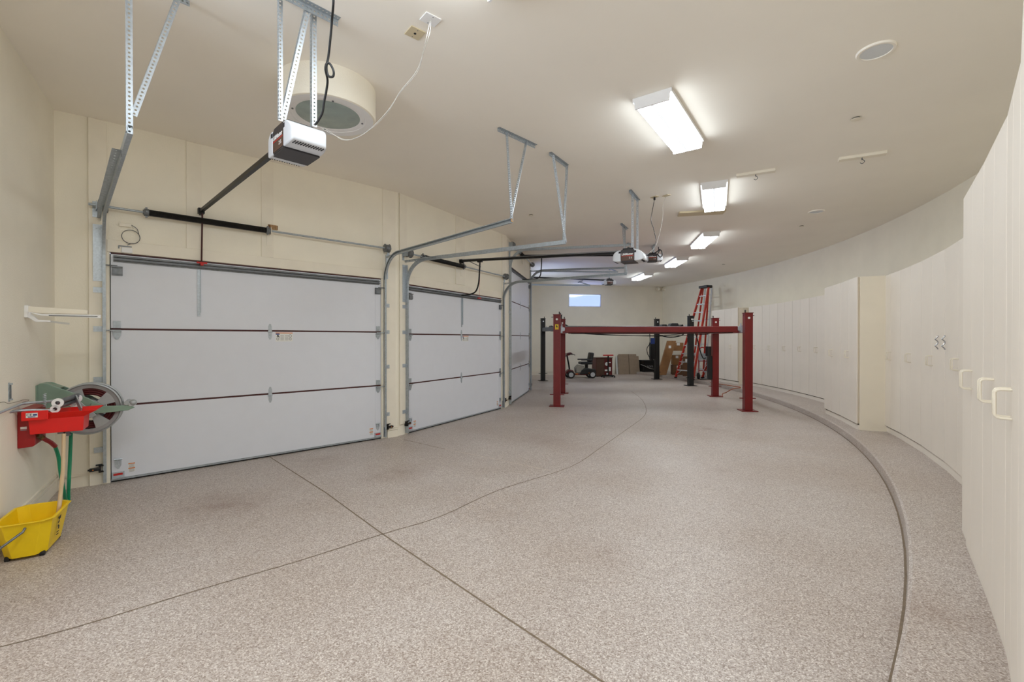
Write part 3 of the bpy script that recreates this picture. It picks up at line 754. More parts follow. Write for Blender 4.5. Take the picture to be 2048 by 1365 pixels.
b = MB()
b.box((xs, -.022, 2.915), (.11, .02, .055))
o = b.build('wood_block', 'wood', None); o.location = F1.o; o.rotation_euler = (0, 0, F1.rz); tag(o, 'small striped wood block at the end of the first door spring', 'wood block')
b = MB()
for k in range(5): b.box((xs - .03 + k * .02, -.033, 2.915), (.004, .002, .05))
b.box((xs - .045, -.033, 2.915), (.018, .002, .053))
b.build('dark_stripe', 'cardboard_dark', o)

# ------------------------------------------------------------------ cabinets along the curved wall
def cabinet(P, Q, depth, label, group, z0=.1, z1=2.45, side_l=False, side_r=False, seam=True, pull=True, hook=None):
    """front face from P (far end) to Q (near end); the body lies behind it"""
    P, Q = V((P.x, P.y, 0)), V((Q.x, Q.y, 0)); u = (Q - P).normalized(); W = (Q - P).length
    t = thing('storage_cabinet', label, 'cabinet', P + V((0, 0, z0)), math.atan2(u.y, u.x), group)
    h = z1 - z0; g = .0025                       # local +y lies behind the front
    b = MB(); b.box((W / 2, depth / 2 + .04, h / 2), (W - .004, depth, h)); b.box((W / 2, .03, h / 2 + .045), (W - .06, .02, h - .09)); b.build('carcass', 'cabinet_side', t)
    b = MB(); b.box((W / 2, .03, .040), (W - .002, .02, .08)); b.build('plinth', 'cabinet', t, bevel=.002)
    MB().box((W / 2, .026, .0875), (W - .004, .012, .016)).build('shadow_gap', 'dark_gap', t)  # dark strip stands in for the shade between plinth and doors
    lv = [(0, W / 2), (W / 2, W)]
    for i, (x0, x1) in enumerate(lv):
        e0, e1 = (.005, .0015) if i == 0 else (.0015, .005)
        d = MB().box(((x0 + e0 + x1 - e1) / 2, .010, (.095 + h) / 2), (x1 - x0 - e0 - e1, .019, h - .095)).build('door', 'cabinet', t, bevel=.003)
        if pull:
            s = -1 if i == 0 else 1; hx = W / 2 + s * .032; zc = 1.15; r = .012
            pts = [(hx, .0, zc + .055), (hx, -.03, zc + .055), (hx, -.040, zc + .052), (hx, -.046, zc + .044), (hx, -.046, zc), (hx, -.046, zc - .044), (hx, -.040, zc - .052), (hx, -.03, zc - .055), (hx, .0, zc - .055)]
            MB().tube(pts, .0052, 8, smooth=False).build('handle', 'handle_cream', d, smooth=60)
    return t
NEARC = 'tall cream cabinets at the right edge'
n0 = V((3.06, 3.09, 0)); n1 = arc_px(1966, 16.205); n2 = arc_px(2012, 16.24); n3 = arc_px(2038, 16.252); n4 = arc(16.27, -50.5)
cabinet(n0, n1, .8, 'tall cream cabinet at the right edge, with its far side edge against the walkway', NEARC)
cabinet(n1, n2, .8, 'tall cream cabinet in the middle of the three nearest ones', NEARC)
cabinet(n2, n3, .8, 'nearest tall cream cabinet with the largest looking pulls, at the frame edge', NEARC)
cabinet(n3, n4, .8, 'sliver of the tall cream cabinet cut by the right frame edge', NEARC, pull=False)
def bank(pxs, R, depth, labels, group, extra_end=None):
    pts = [arc_px(p, R) if not isinstance(p, Vector) else p for p in pxs]
    for i in range(len(pts) - 1): cabinet(pts[i], pts[i + 1], depth, labels[i], group)
    return pts
ordn = ['first', 'second', 'third', 'fourth', 'fifth', 'sixth']
p2 = bank([1763, 1801, 1842, 1889, 1947], 16.44, .58, ['flush cream cabinet, %s to the right of the protruding side panel' % o for o in ordn[:4]], 'flush cream cabinets between the two protruding banks')
p3 = bank([1648.5, 1681, 1713.5], 16.08, .36, ['left cabinet of the protruding pair that stands forward of its row', 'right cabinet of the protruding pair, its broad cream side panel facing the viewer'], 'protruding pair of cream cabinets')
p4 = bank([1497, 1524, 1555, 1584.6, 1618, 1650], 16.64, .5, ['cream cabinet just right of the near right red lift post'] + ['flush cream cabinet, %s to the right of the red lift post' % o for o in ordn[1:4]] + ['flush cream cabinet tucked against the protruding pair'], 'far row of flush cream cabinets')
p5 = bank([1423, 1449, 1475.5], 16.40, .75, ['far cream cabinet beside the ladders', 'far cream cabinet seen between the two right red lift posts'], 'farthest pair of cream cabinets')
# two wavy chrome hooks on the flush cabinets
for px, lb in ((1877, 'wavy chrome hook on the left of the pair, above a cabinet pull'), (1891, 'wavy chrome hook on the right of the pair, across the cabinet seam')):
    c = arc_px(px, 16.425); c.z = 0; a = math.atan2(c.y - RC.y, c.x - RC.x); inn = V((-math.cos(a), -math.sin(a), 0)); zc = CAM.z - 7.5 * c.y / F
    b = MB(); pts = []
    for k in range(17):
        q = k / 16; pts.append(c + inn * (.004 + .026 * (1 - abs(math.cos(q * 2 * PI))) + (.0 if 0 < k < 16 else 0)) + V((0, 0, zc + .075 - .15 * q)))
    b.tube(pts, .006, 8, smooth=False)
    tag(b.build('wavy_hook', 'chrome', smooth=60), lb, 'hook', 'wavy chrome hooks on the cabinets')

# ------------------------------------------------------------------ ceiling lights
LG = 'long ceiling lights'
def ceiling_light(near, far, label, zl=3.645, w=.33, ends=None):
    if ends: A, B = ends
    else: A = at(near[0], near[1], zl); B = at(far[0], far[1], zl)
    A = V((A.x, A.y, 0)); B = V((B.x, B.y, 0)); L = (B - A).length; u = (B - A).normalized()
    t = thing('ceiling_light', label, 'ceiling light', V((A.x, A.y, H)), math.atan2(u.y, u.x), LG)
    MB().box((L / 2, 0, -.018), (L - .005, w + .03, .034)).build('base_plate', 'white_paint', t)
    for x in (.008, L - .008): MB().prism([(x - .008, -w / 2, -.03), (x - .008, -w / 2 + .01, -.108), (x - .008, w / 2 - .01, -.108), (x - .008, w / 2, -.03), (x - .008, w / 2 - .03, -.004), (x - .008, -w / 2 + .03, -.004)], (.016, 0, 0)).build('end_cap', 'white_paint', t)
    def strip(pr, m, nm):
        b = MB(); n = len(pr); b.add([(.016, y, z) for y, z in pr] + [(L - .016, y, z) for y, z in pr], [(i, i + 1, n + i + 1, n + i) for i in range(n - 1)]); return b.build(nm, m, t, smooth=40)
    e = w / 2
    strip([(-e + .012, -.085), (-e + .03, -.102), (-.014, -.104)], 'lamp_lens', 'diffuser'); strip([(.014, -.104), (e - .03, -.102), (e - .012, -.085)], 'lamp_lens', 'diffuser')
    strip([(-.014, -.104), (0, -.098), (.014, -.104)], 'lamp_dim', 'diffuser_rib')
    strip([(-e + .004, -.035), (-e + .012, -.085)], 'lamp_side', 'diffuser_side'); strip([(e - .012, -.085), (e - .004, -.035)], 'lamp_side', 'diffuser_side')
    return t
ceiling_light((1303, 209), (1375, 303), 'largest lit tube light, nearest on the ceiling')
ceiling_light((1428, 377), (1429, 423), 'second nearest lit tube light, pointing straight away, beside the ceiling plank')
ceiling_light((1423, 473), (1396, 498), 'lit tube light in the middle of the row, right of the openers')
ceiling_light((1365, 521), (1340.5, 535.6), 'second farthest lit tube light of the row')
ceiling_light((1297.5, 551.6), (1272, 561.6), 'farthest lit tube light, over the back window side')
ceiling_light(None, None, 'tube light barely peeking in at the top frame edge', ends=(V((-.91, 1.94, 0)), V((-.035, 2.80, 0))))
ceiling_light(None, None, 'unseen tube light added behind the viewer to brighten the room', ends=(V((-1.15, .1, 0)), V((-.3, 1.0, 0))))  # added lamp out of view, brightens the left wall and doors

# ------------------------------------------------------------------ things on the ceiling
def disc_on_ceiling(name, px, py, r, label, cat, kind, group=None):
    p = at(px, py, H); t = thing(name, label, cat, V((p.x, p.y, H)), 0, group)
    if kind == 'speaker':
        MB().lathe([(r * .80, -.004), (r * .82, -.014), (r * .95, -.014), (r, -.006), (r, 0)], n=40).build('trim_ring', 'cream_ceiling', t, smooth=40)
        MB().lathe([(0.0, -.010), (r * .5, -.010), (r * .81, -.008)], n=40).build('grille', 'speaker_grille', t, smooth=40)
    else:
        MB().lathe([(r * .6, 0), (r * .6, -.012), (r, -.014), (r, -.018), (0, -.020)], n=24).build('cover', 'cream_trim', t, smooth=30)
        MB().lathe([(r * .62, -.004), (r * .8, -.004), (r * .8, -.009), (r * .62, -.009)], n=24).build('gap', 'dark_gap', t)
    return t
disc_on_ceiling('ceiling_speaker', 1752, 101, .128, 'large round grey ceiling speaker near the top right', 'speaker', 'speaker', 'round ceiling speakers')
disc_on_ceiling('ceiling_speaker', 1633, 423, .128, 'smaller looking round ceiling speaker farther back on the right', 'speaker', 'speaker', 'round ceiling speakers')
SG = 'round sprinkler covers'
disc_on_ceiling('sprinkler_cover', 1712, 236, .045, 'small round sprinkler cover between the big speaker and the hooked planks', 'sprinkler', 'cap', SG)
disc_on_ceiling('sprinkler_cover', 1603, 452, .045, 'small round sprinkler cover beyond the second speaker', 'sprinkler', 'cap', SG)
disc_on_ceiling('sprinkler_cover', 1062, 430, .045, 'small round sprinkler cover above the middle garage door tracks', 'sprinkler', 'cap', SG)
disc_on_ceiling('sprinkler_cover', 1447, 529, .045, 'small round sprinkler cover near the far tube lights', 'sprinkler', 'cap', SG)

def plank(x0, y0, x1, y1, label, m='cream_trim', w=.09, th=.035, hook=None):
    A = at(x0, y0, H); B = at(x1, y1, H); A = V((A.x, A.y, 0)); B = V((B.x, B.y, 0)); u = (B - A).normalized(); L = (B - A).length
    t = thing('ceiling_plank', label, 'plank', V((A.x, A.y, H)), math.atan2(u.y, u.x), 'planks screwed to the ceiling')
    MB().box((L / 2, 0, -th / 2), (L, w, th)).build('board', m, t, bevel=.003)
    if hook:
        b = MB(); x = L * hook; b.cyl((x, 0, -th), (x, 0, -th - .025), .006, 8)
        b.tube([(x, 0, -th - .02), (x + .02, 0, -th - .035), (x + .022, 0, -th - .055), (x, 0, -th - .072), (x - .02, 0, -th - .055)], .004, 6); b.build('screw_hook', 'steel_dark', t, smooth=60)
    return t
plank(1677, 317, 1773, 303, 'right cream ceiling plank with a dark screw hook', hook=.5)
plank(1473, 350, 1551, 338, 'left cream ceiling plank with a dark screw hook', hook=.5)
plank(1357, 427, 1449, 422, 'wide tan ceiling plank beside the second tube light', 'beige_plate', .24, .03)

# round drum fixture by the near opener
p = at(657, 234, 3.49)
t = thing('drum_fixture', 'big round cream drum with frosted glass on the ceiling behind the near opener', 'ceiling fixture', V((p.x, p.y, H)))
r = .405
MB().lathe([(r, 0), (r, -.235), (r * .985, -.258), (r * .95, -.262)], n=64).build('drum', 'cream_wall', t, smooth=40)
MB().lathe([(r * .95, -.262), (r * .78, -.258), (r * .77, -.252), (r * .68, -.252), (r * .66, -.246)], n=64).build('bezel', 'white_paint', t, smooth=40)
MB().lathe([(r * .67, -.246), (r * .4, -.256), (0, -.262)], n=64).build('glass', 'frost_glass', t, smooth=40)
b = MB()
for k in range(4):
    a = k * PI / 2 + .5; b.cyl((r * .72 * math.cos(a), r * .72 * math.sin(a), -.25), (r * .72 * math.cos(a), r * .72 * math.sin(a), -.258), .009, 8)
b.build('screw', 'steel_dark', t)

# outlet plates
def plate(px, py, label, m, rz, size=(.115, .115), kind='screw'):
    p = at(px, py, H); t = thing('ceiling_plate', label, 'ceiling plate', V((p.x, p.y, H)), rz, 'plates on the ceiling')
    MB().box((0, 0, -.004), (size[0], size[1], .008)).build('cover', m, t, bevel=.002)
    if kind == 'screw': MB().cyl((0, 0, -.008), (0, 0, -.0095), .010, 10).build('knockout', 'ink', t)
    b = MB()
    for s in (-1, 1): b.cyl((0, s * size[1] * .36, -.008), (0, s * size[1] * .36, -.0095), .004, 8)
    b.build('screw', 'steel_dark', t); return p
plate(830, 65, 'beige blank ceiling plate beside the white wired one', 'beige_plate', .70)
pw = plate(861, 38, 'white ceiling plate that the twisted wires hang from', 'white_paint', .70, (.12, .10), '')
pa = plate(1309, 394, 'small ceiling plate with the black cord plugged in', 'beige_plate', .5, (.075, .12), '')
pb = plate(1333, 391, 'small ceiling plate with thin wires, right of the cord plate', 'beige_plate', .5, (.075, .12), '')

# power cord of the near opener, with its loop
b = MB()
D = lambda x, y, Y: dep(x, y, Y)
top = at(668, -60, H); top.z = H
b.tube([top, D(667, 0, 2.75), D(664, 40, 2.85), D(661, 75, 2.9), D(657, 112, 2.95), D(653, 135, 2.96), D(657, 152, 2.97), D(666, 153, 2.97), D(667, 142, 2.96), D(660, 128, 2.95), D(653, 128, 2.94), D(651, 140, 2.95), D(655, 160, 3.0), D(653, 180, 3.04), D(648, 205, 3.08), D(645, 225, 3.1), D(636, 242, 3.12), D(630, 250, 3.12)], .0075, 8)
tag(b.build('power_cord', 'black_plastic', smooth=60), 'black power cord with a loose knot above the near opener', 'cord', 'power cords of the openers')
b = MB()
base = spline([pw + V((0, 0, -.005)), D(858, 62, 2.82), D(846, 108, 2.9), D(833, 145, 2.97), D(800, 185, 3.05), D(775, 224, 3.1), D(745, 255, 3.15), D(715, 275, 3.18), D(690, 280, 3.2), D(668, 270, 3.2), D(650, 259, 3.2), D(641, 256, 3.2)], 6)
for s in (-1, 1):
    b.tube([p + V((.7, .3, .3)) * (s * .009 * math.sin(PI * i / (len(base) - 1) * 5.0)) for i, p in enumerate(base)], .0017, 5, smooth=False)
tag(b.build('bell_wire', 'wire_white', smooth=60), 'pair of thin white wires sagging from the white plate to the near opener', 'wire', 'thin opener wires')
e2 = dep(1298, 497, 7.05)
b = MB(); b.cyl(V((pa.x, pa.y, H - .004)), V((pa.x, pa.y, H - .05)), .016, 10)
b.tube([V((pa.x, pa.y, H - .04)), D(1305, 420, 7.1), D(1302, 440, 7.08), D(1307, 457, 7.06), D(1311, 475, 7.0), D(1312, 482, 6.95), D(1306, 498, 6.85), D(1292, 512, 6.7)], .0048, 6)
tag(b.build('power_cord', 'black_plastic', smooth=60), 'wavy black cord hanging from the ceiling to the second opener', 'cord', 'power cords of the openers')
b = MB(); b.tube([V((pb.x, pb.y, H - .004)), D(1326, 410, 7.2), D(1326, 430, 7.15), D(1323, 450, 7.1), D(1317, 475, 7.0), D(1310, 495, 6.85), D(1293, 511, 6.72)], .0019, 6)
tag(b.build('bell_wire', 'wire_white', smooth=60), 'thin wires hanging from the ceiling to the second opener', 'wire', 'thin opener wires')
b = MB(); c = D(1320, 506, 10.7)
b.tube([D(1317, 494, 10.7) + V((0, 0, .0)), c + V((-.03, 0, .08)), c + V((.03, 0, .05)), c + V((.05, 0, -.05)), c + V((0, 0, -.1)), c + V((-.05, 0, -.02)), c + V((0, 0, .08)), D(1312, 505, 10.8), D(1304, 508, 10.85)], .012, 6)
tag(b.build('power_cord', 'black_plastic', smooth=60), 'coiled black cord beside the half-hidden opener', 'cord', 'power cords of the openers')

# twin spot fixture in the far corner
pc_ = V((BR.x - .02, BR.y - .45, 0)); t = thing('twin_spotlight', 'pair of small round cream spotlights high in the far corner', 'spotlight', onv(1320, 578, BL + nb * .02, BR + nb * .02))
MB().box((0, -.03, 0), (.16, .05, .09)).build('base', 'cream_trim', t, bevel=.005)
for s in (-1, 1):
    MB().lathe([(0, 0), (.05, 0), (.085, .06), (.085, .10), (.075, .10), (.03, .05), (0, .045)], (s * .12, -.07, -.02), (s * .1, -1, -.2), 20).build('lamp_head', 'cream_trim', t, smooth=40)
    MB().bar((s * .06, -.03, 0), (s * .13, -.06, -.02), .02, .02).build('arm', 'cream_trim', t)

# ------------------------------------------------------------------ red and black car lifts
def car_lift(O, X, Y, zrun, hp, red, label, grp, post_m, beam_m, pw_=.155, hidden=(), rw=.46):
    O = V(O); ux = (V(X) - O); L = ux.length; u = ux.normalized(); W = (V(Y) - O).length
    t = thing('car_lift', label, 'car lift', O, math.atan2(u.y, u.x), grp)
    corners = [(0, 0), (L, 0), (0, W), (L, W)]
    for i, (x, y) in enumerate(corners):
        sx = 1 if x == 0 else -1
        p = MB().box((x, y, hp / 2 + .006), (pw_, pw_, hp - .012)).build('post', post_m, t, bevel=.006)
        MB().box((x, y, .007), (pw_ * 2.1, pw_ * 1.9, .014)).build('base_plate', post_m, p)
        MB().box((x, y, hp + .006), (pw_ * 1.12, pw_ * 1.12, .014)).build('top_plate', post_m, p)
        b = MB(); b.cyl((x + sx * .05, y, hp + .01), (x + sx * .05, y, hp + .07), .012, 10); b.box((x - sx * .02, y, hp - .05), (pw_ * 1.35, .012, .012)); b.build('cable_stud', 'black_steel', p)
        b = MB(); b.box((x, y, .26), (pw_ * 2.05, .016, .016)); b.build('anchor_pin', post_m, p)
        b = MB(); b.cyl((x, y - pw_ / 2 - .001, hp - .10), (x, y - pw_ / 2 - .004, hp - .10), .024, 16)
        b.build('round_sticker', 'paper', p)
    for x in (0, L):            # cross beams join the posts across the width
        sx = 1 if x == 0 else -1
        cb = MB().box((x + sx * .02, W / 2, zrun - .075), (.13, W - pw_ * 1.02, .13)).build('cross_beam', beam_m, t, bevel=.005)
        for y in (pw_ * .75, W - pw_ * .75):
            b = MB(); b.box((x + sx * .09, y, zrun - .06), (.05, .09, .15)); b.cyl((x + sx * .13, y - .04, zrun - .05), (x + sx * .13, y + .04, zrun - .05), .045, 16); b.cyl((x + sx * .10, y, zrun - .06), (x + sx * .10, y, zrun + .06), .014, 8)
            b.build('pulley_bracket', 'galv_bright', cb)
    for y in (.06, W - .06 - rw):
        b = MB(); b.box((L / 2, y + rw / 2, zrun - .066), (L - .34, rw, .128)); r_ = b.build('runway', beam_m, t, bevel=.012)
        b = MB(); b.box((L / 2, y + rw / 2, zrun - .134), (L - .5, rw * .7, .012)); b.build('runway_underside', 'black_steel', r_)
        for x in (.26, L - .26):
            b = MB(); b.prism([(x - .07, y + .03, zrun - .002), (x + .07, y + .03, zrun - .002), (x + (.05 if x > 1 else -.05), y + .03, zrun + .06)], (0, rw - .06, 0))
            if not red: b.build('wheel_stop', 'black_steel', r_)
    return t, L, W
RL = at(1114, 813, 0); RR = at(1495, 822, 0); RB = RL + V((.43, 2.38, 0))
LGp = 'four-post car lifts'
lift, LL, LW = car_lift(RL, RR, RB, 1.765, 2.03, True, 'red four-post car lift with its deck raised', LGp, 'lift_red', 'lift_red')
# shield sticker with a rearing horse on the near left post
z_ = 2.03 - .27
MB().box((0, -.0795, z_), (.075, .002, .115)).build('shield_sticker', 'shield_yellow', lift)
b = MB(); hp_ = [(-.012, -.034), (-.004, -.034), (-.004, -.012), (.006, -.010), (.014, -.024), (.020, -.022), (.014, -.004), (.018, .006), (.012, .014), (.004, .026), (.008, .036), (-.002, .034), (-.012, .026), (-.010, .016), (-.020, .020), (-.022, .012), (-.010, .004), (-.014, -.004), (-.010, -.014)]
b.prism([(x, -.0808, z_ + .006 + z) for x, z in hp_], (0, -.0015, 0)); b.build('horse_emblem', 'ink', lift)
b = MB(); b.box((0, -.0808, z_ - .045), (.055, .0015, .012)); b.build('sticker_caption', 'label_orange', lift)
# hydraulic unit on the far right red post
b = MB(); b.cyl((LL - .17, LW - .02, 1.05), (LL - .17, LW - .02, 1.30), .07, 18); b.box((LL - .14, LW - .02, .75), (.10, .14, .6)); b.build('power_unit', 'black_plastic', lift, smooth=40)
b = MB(); b.cyl((LL - .15, LW - .04, 1.30), (LL - .15, LW - .04, 1.58), .042, 18); b.build('reservoir', 'paper', lift, smooth=40)
b = MB(); b.tube([(LL - .55, LW - .3, 1.63), (LL - .5, LW - .25, 1.5), (LL - .42, LW - .2, 1.2), (LL - .32, LW - .1, 1.0), (LL - .24, LW - .05, 1.0)], .014, 8); b.build('hydraulic_hose', 'black_plastic', lift, smooth=60)
b = MB(); b.tube([(.6, .3, 1.62), (1.4, .3, 1.58), (2.3, .4, 1.56), (3.3, .5, 1.6)], .008, 6); b.tube([(.5, .5, 1.62), (1.2, .8, 1.585), (2.2, 1.2, 1.575), (3.0, 1.6, 1.62)], .008, 6); b.build('lift_cable', 'black_plastic', lift, smooth=60)

KA = at(1080, 762, 0); KB = at(1308, 759, 0); KC = at(1381, 772, 0)
ux = (KB - KA).normalized(); KO = KC - (KB - KA)
blk, BLn, BW = car_lift(KO, KC, KA, 1.90, 2.22, False, 'black four-post car lift behind the red one', LGp, 'lift_black', 'steel_dark', .15)
b = MB(); b.box((BLn + .035, -.077, 2.06), (.055, .003, .016)); b.box((BLn + .042, -.077, 2.12), (.03, .003, .03)); b.build('small_sticker', 'paper', blk)
b = MB(); b.box((BLn - .18, BW, 1.05), (.17, .16, .62)); b.box((BLn - .22, BW - .03, .95), (.12, .1, .5)); b.build('power_unit', 'black_plastic', blk, bevel=.01)
MB().box((BLn - .20, BW - .084, 1.42), (.16, .01, .22)).build('control_box', 'label_blue', blk, bevel=.006)
b = MB(); b.tube([(BLn - .28, BW, 1.75), (BLn - .27, BW, 1.35), (BLn - .38, BW, 1.15), (BLn - .36, BW, .95), (BLn - .27, BW, .8)], .014, 8); b.build('hydraulic_hose', 'black_plastic', blk, smooth=60)
b = MB(); b.tube([(BLn - 1.0, .6, 1.76), (BLn - .8, .5, 1.62), (BLn - .5, .4, 1.55), (BLn - .2, .25, 1.6), (BLn - .05, .15, 1.74)], .016, 8); b.build('lift_cable', 'black_plastic', blk, smooth=60)
# tool trays lying on the black deck
for q, (px, py) in enumerate(((1326, 655), (1346, 653))):
    p = dep(px, py, 14.9); o = MB()
    k = .8 if q == 0 else 1.25
    o.prism([(-.13 * k, -.14, 0), (.13 * k, -.14, 0), (.09 * k, -.14, .085 * k), (-.07 * k, -.14, .085 * k)], (0, .3, 0))
    o = o.build('wheel_chock', 'rubber', bevel=.01); lp = blk.matrix_basis @ V((0, 0, 0))
    o.location = (p.x, p.y, 1.899); tag(o, ('left' if q == 0 else 'right') + ' black wedge lying on the black lift deck', 'wheel chock', 'black wedges on the far lift')

# orange extension cord by the rear right red post
b = MB(); z = .012
W_ = lambda x, y: at(x, y, .112)
b.tube([G(1445, 793.5) + V((0, 0, z)), G(1445, 789) + V((0, 0, z)), G(1452, 786.5) + V((0, 0, z)), W_(1463, 779.5), W_(1472, 777), W_(1481, 776), W_(1478, 774.3), W_(1462, 772), W_(1440, 768.5), W_(1420, 765.5)], .011, 6)
tag(b.build('electric_cable', 'cord_orange', smooth=60), 'brown-orange extension cord on the floor behind the red lift post', 'cord')

# ------------------------------------------------------------------ left wall: rack, reel, wringer, bucket, hoses
LWRZ = math.atan2(WN.y, WN.x)         # local x = out from the wall, local y = along WN rotated
LY = V((-WN.y, WN.x, 0))              # local y axis in the world (towards the corner, = -WD)
def lw(s, off, z): return C0 + WD * s + WN * off + V((0, 0, z))
def lwpx(px, py): p = onv(px, py, C0, C0 + WD); return (p - C0).dot(WD), p.z

s0, z0 = lwpx(50, 626)
t = thing('drying_rack', 'white folding rack arm fixed to the left wall above the hose reel', 'rack', lw(s0, 0, z0), LWRZ)
MB().box((.012, 0, .01), (.024, .06, .10)).build('wall_plate', 'white_paint', t, bevel=.004)
MB().prism([(.0, -.018, .055), (.38, -.018, .035), (.38, -.018, -.002), (.10, -.018, -.004), (.0, -.018, .008)], (0, .036, 0)).build('arm', 'cream_trim', t, bevel=.004)
MB().prism([(.01, -.05, .01), (.10, -.05, -.008), (.47, -.05, -.006), (.47, -.05, -.034), (.10, -.05, -.022)], (0, .012, 0)).build('rail', 'white_paint', t, bevel=.002)
MB().box((.30, -.056, -.020), (.30, .004, .006)).build('rail_slot', 'steel_dark', t)
MB().prism([(.0, -.012, .005), (.03, -.012, .003), (.075, -.012, -.055), (.15, -.012, -.058), (.15, -.012, -.072), (.06, -.012, -.072), (.0, -.012, -.02)], (0, .024, 0)).build('brace', 'white_paint', t, bevel=.003)
MB().bar((.12, 0, -.065), (.26, .02, -.085), .016, .016).build('lower_bar', 'wire_white', t)

# hose reel: the disc stands square to the wall
sR, zR = lwpx(80, 778)
cw = dep(181, 816, 4.22); off = (cw - C0).dot(WN); sW = (cw - C0).dot(WD)
t = thing('hose_reel', 'grey-green hose reel on the left wall with dark red hose wound on it', 'hose reel', lw(sW, 0, cw.z), LWRZ)
R_ = .235
def disc(y, th):
    b = MB(); n = 40
    # flange with four windows: built as hub, rim and spokes
    b.lathe([(.0, 0), (.085, 0), (.085, th), (0, th)], (off, y, 0), (0, -1, 0), 32)
    b.lathe([(R_ * .80, 0), (R_ * .93, -.004), (R_, .006), (R_, .020), (R_ * .955, .026), (R_ * .92, .012), (R_ * .80, th)], (off, y, 0), (0, -1, 0), 48)
    for k in range(4):
        a0 = k * PI / 2 + .25; a1 = a0 + .62
        pts = [(off + r * math.cos(a), y, r * math.sin(a)) for r, aa in ((.08, (a0, a1)), (R_ * .82, (a1, a0))) for a in [aa[0] + (aa[1] - aa[0]) * i / 8 for i in range(9)]]
        b.prism(pts, (0, -th, 0))
    return b
disc(-.065, .004).build('flange', 'reel_grey', t, smooth=30)
disc(.065, .004).build('flange', 'reel_grey', t, smooth=30)
b = MB()
for j in range(3):
    rr = .135 + j * .02
    for i in range(5):
        y = -.048 + i * .024
        pts = [(off + rr * math.cos(a), y, rr * math.sin(a)) for a in [2 * PI * k / 28 for k in range(29)]]
        b.tube(pts, .0118, 6, smooth=False)
b.build('wound_hose', 'hose_maroon', t, smooth=60)
MB().cyl((off, -.10, 0), (off, .09, 0), .03, 20).build('axle', 'steel_dark', t, smooth=40)
for y in (-.095, .085):
    b = MB(); b.prism([(.0, y, .03), (.0, y, .225), (.025, y, .25), (.07, y, .245), (off + .0, y, .10), (off + .06, y, .05), (off + .085, y, -.01), (off + .05, y, -.055), (off - .04, y, -.06), (.13, y, -.02), (.03, y, -.01)], (0, .010, 0)); b.build('side_plate', 'reel_green', t, bevel=.004)
b = MB(); b.box((.006, 0, .12), (.012, .21, .23)); b.prism([(.025, -.095, .250), (.15, -.095, .205), (.15, -.095, .198), (.025, -.095, .243)], (0, .18, 0)); b.build('wall_bracket', 'reel_green', t, bevel=.003)
b = MB(); b.prism([(off + .0, -.112, -.04), (off + .02, -.112, .055), (off + .07, -.112, .05), (off + .10, -.112, .02), (off + .30, -.112, .012), (off + .33, -.112, -.01), (off + .28, -.112, -.035), (off + .1, -.112, -.045)], (0, .014, 0)); b.build('guide_arm', 'reel_green', t, bevel=.004)
b = MB(); b.cyl((off + .27, -.12, .035), (off + .27, .06, .035), .02, 16); b.cyl((off + .30, -.12, .02), (off + .30, .06, .02), .018, 16); b.sphere((off + .315, -.10, .035), .03); b.build('guide_roller', 'reel_grey', t, smooth=40)
b = MB(); b.prism([(off - .12, -.118, .06), (off - .06, -.118, .085), (off + .06, -.118, -.06), (off + .02, -.118, -.08), (off - .09, -.118, -.03)], (0, .008, 0)); b.build('pawl_plate', 'reel_grey', t, bevel=.003)

# chamois wringer: red trough on a wall box, two rollers, long lever arms
sB, zB = lwpx(52, 858)
t = thing('chamois_wringer', 'bright red wall wringer trough with grey rollers and lever arms', 'wringer', lw(sB + .06, 0, 0), LWRZ)
zc = .78
MB().prism([(.0, -.16, .64), (.0, -.16, .93), (.03, -.16, .955), (.10, -.16, .945), (.10, -.16, .66), (.085, -.16, .645)], (0, .30, 0)).build('wall_box', 'red_dark', t, bevel=.006)
MB().box((.036, -.1615, .80), (.036, .002, .018)).build('badge', 'paper', t)
MB().box((.036, -.1615, .783), (.036, .002, .005)).build('badge_line', 'ink_grey', t)
# trough: open shell with sloped, flared rim
def shell(b, lo, hi, zl, zh, th=.006):
    (x0, x1, y0, y1), (X0, X1, Y0, Y1) = lo, hi
    O = [(x0, y0, zl), (x1, y0, zl), (x1, y1, zl), (x0, y1, zl), (X0, Y0, zh), (X1, Y0, zh), (X1, Y1, zh), (X0, Y1, zh)]
    I = [(x0 + th, y0 + th, zl + th), (x1 - th, y0 + th, zl + th), (x1 - th, y1 - th, zl + th), (x0 + th, y1 - th, zl + th), (X0 + th, Y0 + th, zh), (X1 - th, Y0 + th, zh), (X1 - th, Y1 - th, zh), (X0 + th, Y1 - th, zh)]
    fs = [(3, 2, 1, 0), (0, 1, 5, 4), (1, 2, 6, 5), (2, 3, 7, 6), (3, 0, 4, 7)]
    fs += [tuple(8 + i for i in reversed(f)) for f in fs] + [(4, 5, 13, 12), (5, 6, 14, 13), (6, 7, 15, 14), (7, 4, 12, 15)]
    b.add(O + I, fs); return b
b = shell(MB(), (.078, .385, -.20, .02), (.070, .392, -.205, .025), .748, .865); b.build('trough', 'red_plastic', t, bevel=.02)
b = shell(MB(), (.070, .392, -.205, .025), (.06, .480, -.245, .065), .864, .915); b.build('trough_rim', 'red_plastic', t, bevel=.004)
MB().box((.115, -.235, .90), (.15, .022, .075)).build('side_flange', 'red_plastic', t, bevel=.006)
MB().box((.10, -.2475, .905), (.065, .003, .036)).build('approval_sticker', 'paper', t)
text_mesh('CE', .026, 'ink', t, 'lettering', basis((1, 0, 0), (0, 0, 1), (.086, -.250, .909)))
b = MB(); b.box((.118, -.2495, .908), (.022, .002, .012)); b.box((.10, -.2495, .893), (.04, .002, .005)); b.build('sticker_print', 'label_blue', t)
